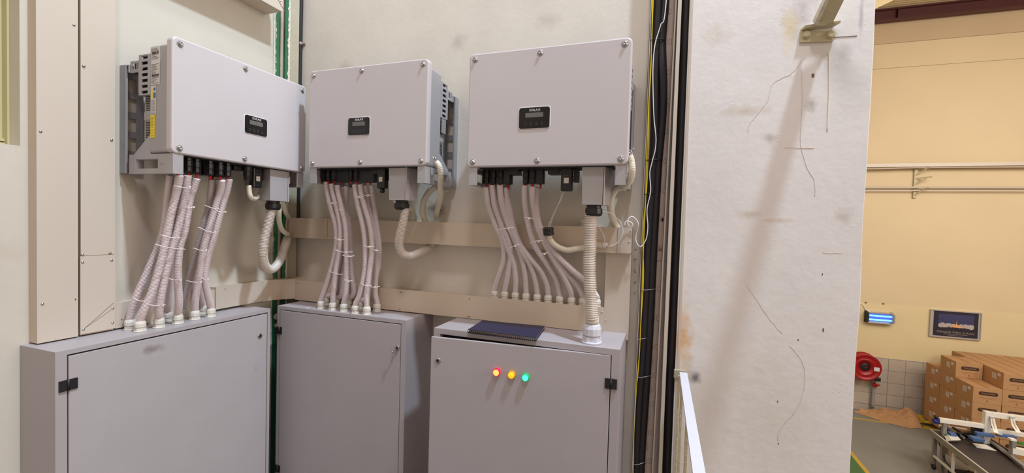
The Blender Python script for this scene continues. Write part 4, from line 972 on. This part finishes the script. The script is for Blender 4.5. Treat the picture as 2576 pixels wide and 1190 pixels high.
for z, L3_ in ((3.03, .20), (2.83, .21), (2.60, .17)):
    a = MB().bar((7.15, 9.97, z), (7.15+L3_, 9.78, z+.02), .03, .025).build('arm', M['olive'], sb)
    MB().bar((7.15, 9.96, z-.14), (7.15+L3_*.7, 9.84, z), .02, .02).build('strut', M['olive'], sb)
# insect lamp
a, b = at(2178, 783, 1, 9.9), at(2250, 819, 1, 9.9)
il = thing('insect_lamp', 'wall-mounted insect lamp with two glowing blue tubes', 'lamp', ((a.x+b.x)/2, 9.95, (a.z+b.z)/2))
x0, x1, z1_, z0_ = a.x+.01, b.x-.01, a.z-.01, b.z+.02
MB().box((x0+.04, 9.93, z0_), (x1-.04, 10.0, z1_), .004).build('housing', M['silver'], il)
for xa, xb in ((x0, x0+.045), (x1-.045, x1)):
    MB().prism([(z0_-.01+.03, 9.88), (z1_+.01-.03, 9.88), (z1_+.01, 9.93), (z1_+.01, 10.0), (z0_-.01, 10.0), (z0_-.01, 9.93)], 0, xa, xb) if False else None
    MB().add([(xa, 9.86, z0_+.03), (xb, 9.86, z0_+.03), (xb, 9.86, z1_-.03), (xa, 9.86, z1_-.03), (xa, 10.0, z0_-.012), (xb, 10.0, z0_-.012), (xb, 10.0, z1_+.012), (xa, 10.0, z1_+.012)],
             [(0, 1, 2, 3), (7, 6, 5, 4), (0, 4, 5, 1), (1, 5, 6, 2), (2, 6, 7, 3), (3, 7, 4, 0)]).build('end_cap', M['dark'] if xa == x0 else M['alu'], il)
MB().box((x0+.045, 9.925, z0_+.035), (x1-.045, 9.932, z1_-.035)).build('reflector', M['tubeback'], il)
for z in (z0_+.075, z1_-.075): MB().cyl((x0+.05, 9.90, z), .017, x1-x0-.10, (1, 0, 0), 12).build('tube', M['tube'], il)
for z in (z0_+.006, z1_-.006): MB().box((x0+.04, 9.87, z-.008), (x1-.04, 9.93, z+.008)).build('rail', M['silver'], il)
for z in [z0_+.05+k*.04 for k in range(5)]: MB().box((x0+.045, 9.872, z-.0015), (x1-.045, 9.876, z+.0015)).build('guard_wire', M['silver'], il)
P = [at(2150, 764, 1, 9.99), at(2163, 764, 1, 9.99), at(2172, 768, 1, 9.99), at(2178, 779, 1, 9.98), at(2190, 784, 1, 9.97)]
MB().tube(P, .008, 8).build('lead', M['whitewire'], il)
for px, py in ((2178, 761), (2222, 764)): 
    p = at(px, py, 1, 9.995); MB().box((p.x-.02, 9.99, p.z-.02), (p.x+.02, 10.0, p.z+.015), .004).build('wall_plug', M['slot'], fw)
# poster
a, b = at(2341, 778, 1, 9.97), at(2466, 857, 1, 9.97)
x0, x1, zt2, zb2 = a.x, b.x, a.z, b.z
po = thing('poster', 'framed dark poster of a night launch above the cardboard boxes', 'poster', ((x0+x1)/2, 9.98, zb2))
MB().box((x0, 9.975, zb2), (x1, 9.995, zt2)).build('backing', M['silver'], po)
for q_ in (((x0, zb2), (x1, zb2+.025)), ((x0, zt2-.018), (x1, zt2)), ((x0, zb2), (x0+.012, zt2)), ((x1-.012, zb2), (x1, zt2))):
    MB().box((q_[0][0], 9.955, q_[0][1]), (q_[1][0], 9.98, q_[1][1])).build('frame', M['silver'], po)
w_ = x1-x0; h_ = zt2-zb2
MB().box((x0+.075*w_, 9.970, zb2+.03), (x1-.055*w_, 9.9755, zt2-.02)).build('print', M['poster'], po)
ix0, ix1, iz0, iz1 = x0+.165*w_, x1-.135*w_, zb2+.30*h_, zt2-.13*h_
im = MB().box((ix0, 9.968, iz0), (ix1, 9.971, iz1)).build('picture', M['sky'], po)
MB().box((ix0, 9.966, iz0), (ix1, 9.969, iz0+.09*h_)).build('ground', M['poster'], im)
random.seed(4); mb = MB()
for k in range(26):
    t = k/25; x = ix0+t*(ix1-ix0); r = .022+.02*abs(t-.5)*2*random.uniform(.7, 1.3)+.006
    mb.ring([(r, 0), (r, .003)], (min(max(x, ix0+r), ix1-r), 9.9675-.0001*k, iz0+.15*h_+random.uniform(-.01, .02)), (0, -1, 0), 12)
mb.build('cloud_bank', M['cloud'], im)
xc = (ix0+ix1)/2
MB().prism([(xc-.012, iz0+.14*h_), (xc+.02, iz0+.14*h_), (xc+.012, iz0+.25*h_), (xc+.008, iz0+.36*h_), (xc+.002, iz0+.25*h_)], 1, 9.960, 9.963).build('flame', M['flame'], im)
MB().prism([(xc-.10, iz0+.10*h_), (xc+.12, iz0+.10*h_), (xc+.05, iz0+.17*h_), (xc-.02, iz0+.19*h_)], 1, 9.9605, 9.9635).build('glow_cloud', M['flame'], im)
text_mesh('MANAGE WITH A PLAN', .064, 'lettering', M['postertext'], Matrix.Translation((xc, 9.968, zb2+.205*h_)) @ RX90, po, .001, .92)
MB().box((ix0+.1, 9.968, zb2+.135*h_), (ix1-.1, 9.9705, zb2+.145*h_)).build('small_print', M['postertext'], po)
MB().box((ix0+.18, 9.968, zb2+.095*h_), (ix1-.18, 9.9705, zb2+.103*h_)).build('small_print', M['postertext'], po)
# hose reel
hc = at(2174, 922, 1, 9.8); R_ = .295
hr = thing('fire_hose_reel', 'red fire hose reel half hidden behind the column edge', 'hose reel', (hc.x, 9.9, hc.z-.3))
MB().ring([(R_*.35, .16), (R_*.98, .16), (R_, .14), (R_, .12), (R_*.93, .11), (R_*.93, -.05), (R_, -.06), (R_*1.0, -.08), (R_*.97, -.09), (R_*.85, -.075), (R_*.83, -.07), (R_*.62, -.06), (R_*.60, -.066), (R_*.57, -.066), (R_*.55, -.06), (R_*.32, -.05), (R_*.32, 0)], (hc.x, 9.80, hc.z), (0, 1, 0), 40, caps=False).build('drum', M['fire'], hr)
MB().ring([(R_*.31, 0), (R_*.31, .02), (R_*.24, .03), (R_*.1, .03)], (hc.x, 9.77, hc.z), (0, -1, 0), 20).build('hub', M['black'], hr)
MB().ring([(.02, 0), (.015, .02)], (hc.x, 9.74, hc.z), (0, -1, 0), 10).build('hub_nut', M['fire'], hr)
MB().box((hc.x-.01, 9.74, hc.z-.02), (hc.x+.08, 9.745, hc.z+.0)).build('hub_lever', M['silver'], hr) if False else None
MB().box((hc.x+.15, 9.712, hc.z-.055), (hc.x+.25, 9.716, hc.z+.03)).build('label', M['paper'], hr)
pp = at(2200, 975, 1, 9.9)
MB().tube([(pp.x, 9.93, hc.z-.15), (pp.x-.005, 9.93, -2.0), (pp.x-.01, 9.93, HF)], .03, 12, step=.1).build('standpipe', M['steel'], hr)
MB().ring([(.045, 0), (.045, .05), (.03, .07)], (pp.x, 9.9, -1.78), (0, -1, 0), 12).build('valve', M['fire'], hr)
MB().bar((pp.x-.06, 9.83, -1.76), (pp.x+.07, 9.83, -1.76), .02, .03).build('valve_handle', M['fire'], hr)
MB().box((hc.x+.2, 9.80, hc.z-.30), (hc.x+.32, 9.86, hc.z-.22), .01).build('nozzle_clip', M['black'], hr)

# ---------------------------------------------------------------- boxes on a yellow pallet
pl_ = thing('pallet', 'yellow painted pallet under the cardboard boxes', 'pallet', (8.2, 9, HF))
BX, BY, BZ = 7.395, 8.17, HF+.135
for y in (8.10, 8.5, 8.95, 9.4, 9.72): MB().box((7.31, y, HF), (9.1, y+.09, HF+.022)).build('slat', M['pallet'], pl_); MB().box((7.31, y, HF+.11), (9.1, y+.1, HF+.132)).build('slat', M['pallet'], pl_)
for x in (7.31, 8.1, 9.0):
    for y in (8.10, 8.9, 9.62): MB().box((x, y, HF+.022), (x+.1, y+.19, HF+.11)).build('block', M['pallet'], pl_)
LX, LY, LZ = .405, .500, .297
def make_box():
    t = thing('cardboard_box', 'x', 'box', (0, 0, 0), 'cardboard boxes on the yellow pallet', local=True)
    MB().box((.003, .003, .001), (LX-.003, LY-.003, LZ-.001), .004).build('carton', M['card'], t)
    MB().box((LX/2-.03, .002, LZ-.0015), (LX/2+.03, LY-.002, LZ+.0002)).build('top_tape', M['tape'], t)
    MB().box((.0015, LY/2-.06, LZ*.42), (.0035, LY/2+.04, LZ*.76)).build('label', M['paper'], t)
    q = MB()
    for k in range(5): q.box((.0008, LY/2-.05, LZ*(.46+.057*k)), (.0018, LY/2+.03, LZ*(.475+.057*k)))
    q.build('label_print', M['inkdark'], t)
    MB().box((.0015, LY/2-.17, LZ*.68), (.0035, LY/2-.10, LZ*.86)).build('small_label', M['paper'], t)
    q = MB(); q.rrect(LX*.20, LZ*.52, LX*.86, LZ*.74, .03, [(.003, 0), (.0014, 0)], 4); q.build('logo_bar', M['ink'], t)
    tm_ = text_mesh('TECHNIK', .038, 'logo_lettering', M['tape'], Matrix.Translation((LX*.53, .0012, LZ*.63)) @ RX90, t, .0003, 1.25)
    q = MB()
    for z in (.36, .31): q.box((LX*.22, .0016, LZ*z), (LX*.8, .0034, LZ*(z+.012)))
    q.box((LX*.47, .0016, LZ*.12), (LX*.53, .0034, LZ*.24)); q.build('print', M['inklight'], t)
    return t
proto = None
levels = {(0, 0): 4, (0, 1): 5, (0, 2): 4, (1, 0): 5, (1, 1): 5, (1, 2): 5, (2, 0): 5, (2, 1): 5, (2, 2): 5, (3, 0): 5, (3, 1): 5, (3, 2): 5}
colname = ('first', 'second', 'third', 'fourth')
for (i, j), n in levels.items():
    for k in range(n):
        # boxes wholly inside the stack are left out
        if i > 0 and j > 0 and k < n-1: continue
        if proto is None: proto = make_box(); o = proto
        else: o = dup_tree(proto)
        o.location = (BX+i*(LX+.004)+random.uniform(-.004, .004), BY+j*(LY+.008)+random.uniform(-.006, .006), BZ+k*LZ)
        if i == 0 and j == 1 and k == 4: o.location.x -= .008
        o['label'] = 'brown cardboard box, %s from the pallet, %s column from the left, %s row' % (ORD[k], colname[i], ('near', 'middle', 'far')[j])
# crumpled kraft paper on the floor
kp = MB(); U_, V_ = 22, 10; vs = []
random.seed(21)
import mathutils.noise as mn
near = [(6.20, 9.72), (6.36, 9.62), (6.66, 9.36), (6.99, 9.24), (7.24, 9.36)]
far = [(6.21, 9.78), (6.45, 9.86), (6.70, 9.90), (7.0, 9.86), (7.27, 9.66)]
def lerpP(P, t):
    t *= len(P)-1; i = min(int(t), len(P)-2); f = t-i; return (P[i][0]*(1-f)+P[i+1][0]*f, P[i][1]*(1-f)+P[i+1][1]*f)
for i in range(U_+1):
    t = i/U_; a, b = lerpP(near, t), lerpP(far, t)
    for j in range(V_+1):
        s = j/V_; x = a[0]*(1-s)+b[0]*s; y = a[1]*(1-s)+b[1]*s
        h = .07*s*min(1, t*3)+.18*math.exp(-((t-.90)/.12)**2)*s+.07*math.exp(-((t-.6)/.1)**2)*s
        vs.append((x, y, HF+.008+h+.05*s*abs(mn.noise(Vector((x*7, y*7, 3))))*2+ (0 if j else 0)))
fs = [(i*(V_+1)+j, (i+1)*(V_+1)+j, (i+1)*(V_+1)+j+1, i*(V_+1)+j+1) for i in range(U_) for j in range(V_)]
kp.add(vs, fs)
o = kp.build('kraft_paper', M['kraft'], None, 'crumpled brown kraft paper sheet lying on the floor by the tiled wall', 'paper', org=(6.7, 9.5, HF))
sm = o.modifiers.new('thick', 'SOLIDIFY'); sm.thickness = .004

# ---------------------------------------------------------------- conveyor machine
cv = thing('conveyor', 'belt conveyor on wheeled frame in the hall, belt dark grey', 'conveyor', (6.9, 6.5, HF))
XR, XL = 6.50, 7.22; YN, YF = 5.0, 7.52; ZC = -1.76
MB().box((XR+.03, YN, ZC-.035), (XL-.02, YF-.05, ZC-.022)).build('belt', M['belt'], cv)
MB().box((XR, YN, ZC-.09), (XR+.028, YF, ZC-.004)).build('side_rail', M['alu'], cv)
MB().box((XR+.004, YN, ZC-.004), (XR+.010, YF, ZC+.002)).box((XR+.018, YN, ZC-.004), (XR+.024, YF, ZC+.002)).build('guide_strip', M['mwhite'], cv)
MB().box((XL-.02, YN, ZC-.07), (XL+.03, YF, ZC+.01)).build('side_rail', M['alu'], cv)
MB().box((XR, YF-.03, ZC-.06), (XL, YF+.02, ZC-.0)).build('end_bar', M['alu'], cv)
MB().cyl((XR+.03, YF-.05, ZC-.055), .03, XL-XR-.05, (1, 0, 0), 16).build('end_roller', M['steel'], cv)
for x in (XR+.05, XL-.03):
    for y in (7.45, 5.3):
        l = MB().box((x-.02, y-.02, HF+.09), (x+.03, y+.03, ZC-.05)).build('leg', M['alu'], cv)
        MB().ring([(.045, 0), (.045, .035)], (x-.012, y, HF+.046), (1, 0, 0), 16).build('caster', M['black'], l)
MB().box((XR+.03, 5.3, HF+.22), (XR+.06, 7.46, HF+.25)).build('lower_rail', M['mwhite'], cv)
MB().box((XL-.05, 5.3, HF+.22), (XL-.02, 7.46, HF+.25)).build('lower_rail', M['alu'], cv)
for y in (5.8, 6.35, 6.9): MB().box((XR+.03, y, HF+.25), (XR+.06, y+.035, ZC-.09)).build('upright', M['mwhite'], cv)
MB().box((XR+.12, 6.5, HF+.08), (XR+.5, 7.2, HF+.18), .01).build('drive_unit', M['black'], cv)
MB().cyl((XR+.15, 6.6, HF+.2), .07, .3, (1, 0, 0), 18).build('drive_motor', M['black'], cv)
MB().box((XR+.15, 7.2, HF+.35), (XR+.19, 7.35, HF+.6), .006).box((XR+.3, 7.1, HF+.3), (XR+.6, 7.4, HF+.62)).build('control_box', M['trayback'], cv)
MB().tube([(XR+.08, 7.4, HF+.5), (XR+.1, 7.2, HF+.26), (XR+.14, 6.95, HF+.23), (XR+.2, 6.8, HF+.35)], .008, 8).build('hanging_cable', M['black'], cv)
W_ = lambda x, y: (2320+x/6.262, 1000+y/6.262)
# white portal frame over the conveyor
Yp = 7.3
pf = thing('portal_frame', 'white painted steel frame over the conveyor with a blue motor', 'frame', (7.1, Yp, HF))
def pz(x, y, yy=Yp): px, py = W_(x, y); return at(px, py, 1, yy)
a, b = pz(262, 352), pz(985, 475)
MB().box((a.x, Yp-.035, a.z-.035), (b.x+.02, Yp+.035, a.z+.035), .003).build('low_beam', M['mwhite'], pf)
a2 = pz(222, 365)
mt = MB().ring([(.042, 0), (.042, .07), (.034, .075)], (a2.x+.03, Yp, a2.z-.01), (-1, 0, 0), 16).box((a2.x-.02, Yp-.035, a2.z-.045), (a2.x+.03, Yp+.035, a2.z+.03), .004).build('motor', M['blued'], pf)
MB().ring([(.024, 0), (.028, .01), (.028, .05), (.02, .055)], (a2.x-.005, Yp, a2.z+.035), n=14).build('motor_cap', M['black'], mt)
c = pz(1015, 380)
MB().box((c.x-.04, Yp-.04, -1.78), (c.x+.04, Yp+.04, pz(1000, 215).z), .003).build('upright', M['mwhite'], pf)
MB().box((c.x+.041, Yp-.04, pz(1000, 290).z), (c.x+1.6, Yp+.03, pz(1000, 215).z), .003).build('top_beam', M['mwhite'], pf)
MB().box((c.x+.04, Yp-.02, pz(1170, 560).z), (c.x+1.6, Yp+.03, pz(1170, 500).z), .003).build('cross_beam', M['mwhite'], pf)
MB().box((c.x+1.5, Yp-.04, HF), (c.x+1.6, Yp+.04, -1.4)).build('upright', M['mwhite'], pf)
MB().box((a.x+.05, Yp-.03, HF), (a.x+.1, Yp+.03, a.z-.03)).build('upright', M['alu'], pf)
for x0_, x1_ in ((1100, 1160), (1415, 1520)):
    s_, m2, e_ = pz(x0_, 290, Yp-.06), pz(x0_+20, 420, Yp-.09), pz(x1_, 555, Yp-.16)
    o = MB().bar(s_, m2, .055, .01, (0, -1, 0)).bar(m2, e_, .055, .01, (0, -1, 0)).bar(e_, e_+Vector((.05, -.05, 0)), .04, .01).build('adjuster_arm', M['mwhite'], pf)
    MB().bar(s_.lerp(m2, .3)+Vector((0, -.007, 0)), m2.lerp(e_, .6)+Vector((0, -.007, 0)), .014, .003, (0, -1, 0)).build('slot', M['trayback'], o)
    for k in range(3): MB().box(s_+Vector((-.03, -.015, -.02-.02*k)), s_+Vector((.03, 0, -.012-.02*k))).build('clamp', M['alu'], o)
MB().box((c.x-.14, Yp+.0, -1.66), (c.x-.04, Yp+.12, -1.50), .01).build('dark_drive', M['black'], pf)
# guides, blue bins and small parts on the conveyor
def blk(name, label, x, y, x2, y2, yy, th, m, cat, par=None):
    a, b = pz(x, y, yy), pz(x2, y2, yy)
    mb = MB().box((a.x, yy, b.z), (b.x, yy+th, a.z), .003)
    return mb.build(name, M[m], par, label, cat, org=None if par else ((a.x+b.x)/2, yy, b.z))
blk('blue_guide', 'blue guide block under the left part of the white portal frame', 862, 555, 1140, 640, 7.15, .07, 'blue', 'block')
blk('blue_guide', 'blue guide block under the right part of the white portal frame', 1195, 580, 1490, 660, 7.15, .07, 'blue', 'block')
blk('blue_box', 'small blue box at the edge of the belt near the white plate', 803, 640, 985, 715, 6.98, .12, 'blue', 'box')
blk('blue_box', 'dark blue box behind the paper stack at the conveyor end', 330, 490, 440, 570, 7.35, .1, 'blued', 'box')
blk('blue_box', 'mid blue wedge between the paper stack and dark guides', 450, 570, 545, 635, 7.2, .1, 'blue', 'box')
a = pz(800, 730, 6.9)
wp = MB(); zz = ZC-.018
P = [onZ(*W_(790, 725), zz), onZ(*W_(1010, 750), zz), onZ(*W_(1170, 845), zz), onZ(*W_(860, 792), zz)]
wp.add(P+[p+Vector((0, 0, .008)) for p in P], [(0, 3, 2, 1), (4, 5, 6, 7), (0, 1, 5, 4), (1, 2, 6, 5), (2, 3, 7, 6), (3, 0, 4, 7)])
wp.build('white_plate', M['mwhite'], None, 'flat white plate lying on the dark belt below the blue box', 'plate', org=P[0])
for k, (s_, e_, wd, hgt, m_, lb) in enumerate([((560, 590), (840, 560), .05, .06, 'black', 'dark guide bar crossing behind the belt, rear one'), ((350, 430), (660, 640), .025, .03, 'alu', 'slanting aluminium guide rail left of the belt'), ((480, 480), (820, 680), .03, .04, 'black', 'slanting dark guide rail behind the paper stack'), ((1050, 660), (1620, 1100), .05, .035, 'alu', 'long aluminium guide rail along right side of the belt'), ((1020, 640), (1400, 880), .03, .05, 'black', 'dark guide rail beside the long aluminium one'), ((1400, 690), (1620, 745), .03, .03, 'greenbar', 'green plastic bar at the right frame edge on the conveyor'), ((260, 440), (700, 500), .03, .02, 'trayback', 'brown flat bar under the low white beam')]):
    a, b = onZ(*W_(*s_), ZC+.03), onZ(*W_(*e_), ZC+.03)
    MB().bar(a, b, wd, hgt).build('guide_rail', M[m_], None, lb, 'rail', 'guide rails on the conveyor', org=a)
a, b = onZ(*W_(1400, 820), ZC+.12), onZ(*W_(1640, 870), ZC+.12)
rb_ = thing('side_beam', 'white box beam at right frame edge over the conveyor', 'beam', a)
MB().bar(a, b, .10, .085).build('beam', M['mwhite'], rb_)
MB().box((a.x-.02, a.y-.05, a.z-.12), (a.x+.03, a.y+.02, a.z+.16), .003).build('stand', M['alu'], rb_)
MB().box((a.x-.04, a.y-.05, a.z+.15), (a.x+.03, a.y+.02, a.z+.18), .003).build('cap', M['mwhite'], rb_)
# stack of white printed sheets at the end of the belt
P = [onZ(*W_(315, 560), ZC), onZ(*W_(430, 565), ZC), onZ(*W_(545, 690), ZC), onZ(*W_(390, 690), ZC)]
ps = thing('printed_cartons', 'small pile of white and red printed carton sheets at the belt end', 'cartons', P[0])
for k in range(4):
    o_ = Vector((.012*k, -.01*k, .012*k))
    vs = [p+o_ for p in P]; MB().add(vs+[v+Vector((0, 0, .009)) for v in vs], [(0, 3, 2, 1), (4, 5, 6, 7), (0, 1, 5, 4), (1, 2, 6, 5), (2, 3, 7, 6), (3, 0, 4, 7)]).build('sheet', M['mwhite'], ps)
ct_ = (P[0]+P[2])/2+Vector((.04, -.03, .047))
MB().ring([(.03, 0), (.03, .002)], ct_, n=12).build('red_print', M['fire'], ps); MB().ring([(.02, 0), (.02, .002)], ct_+Vector((-.09, .02, 0)), n=10).build('green_print', M['greenbar'], ps)
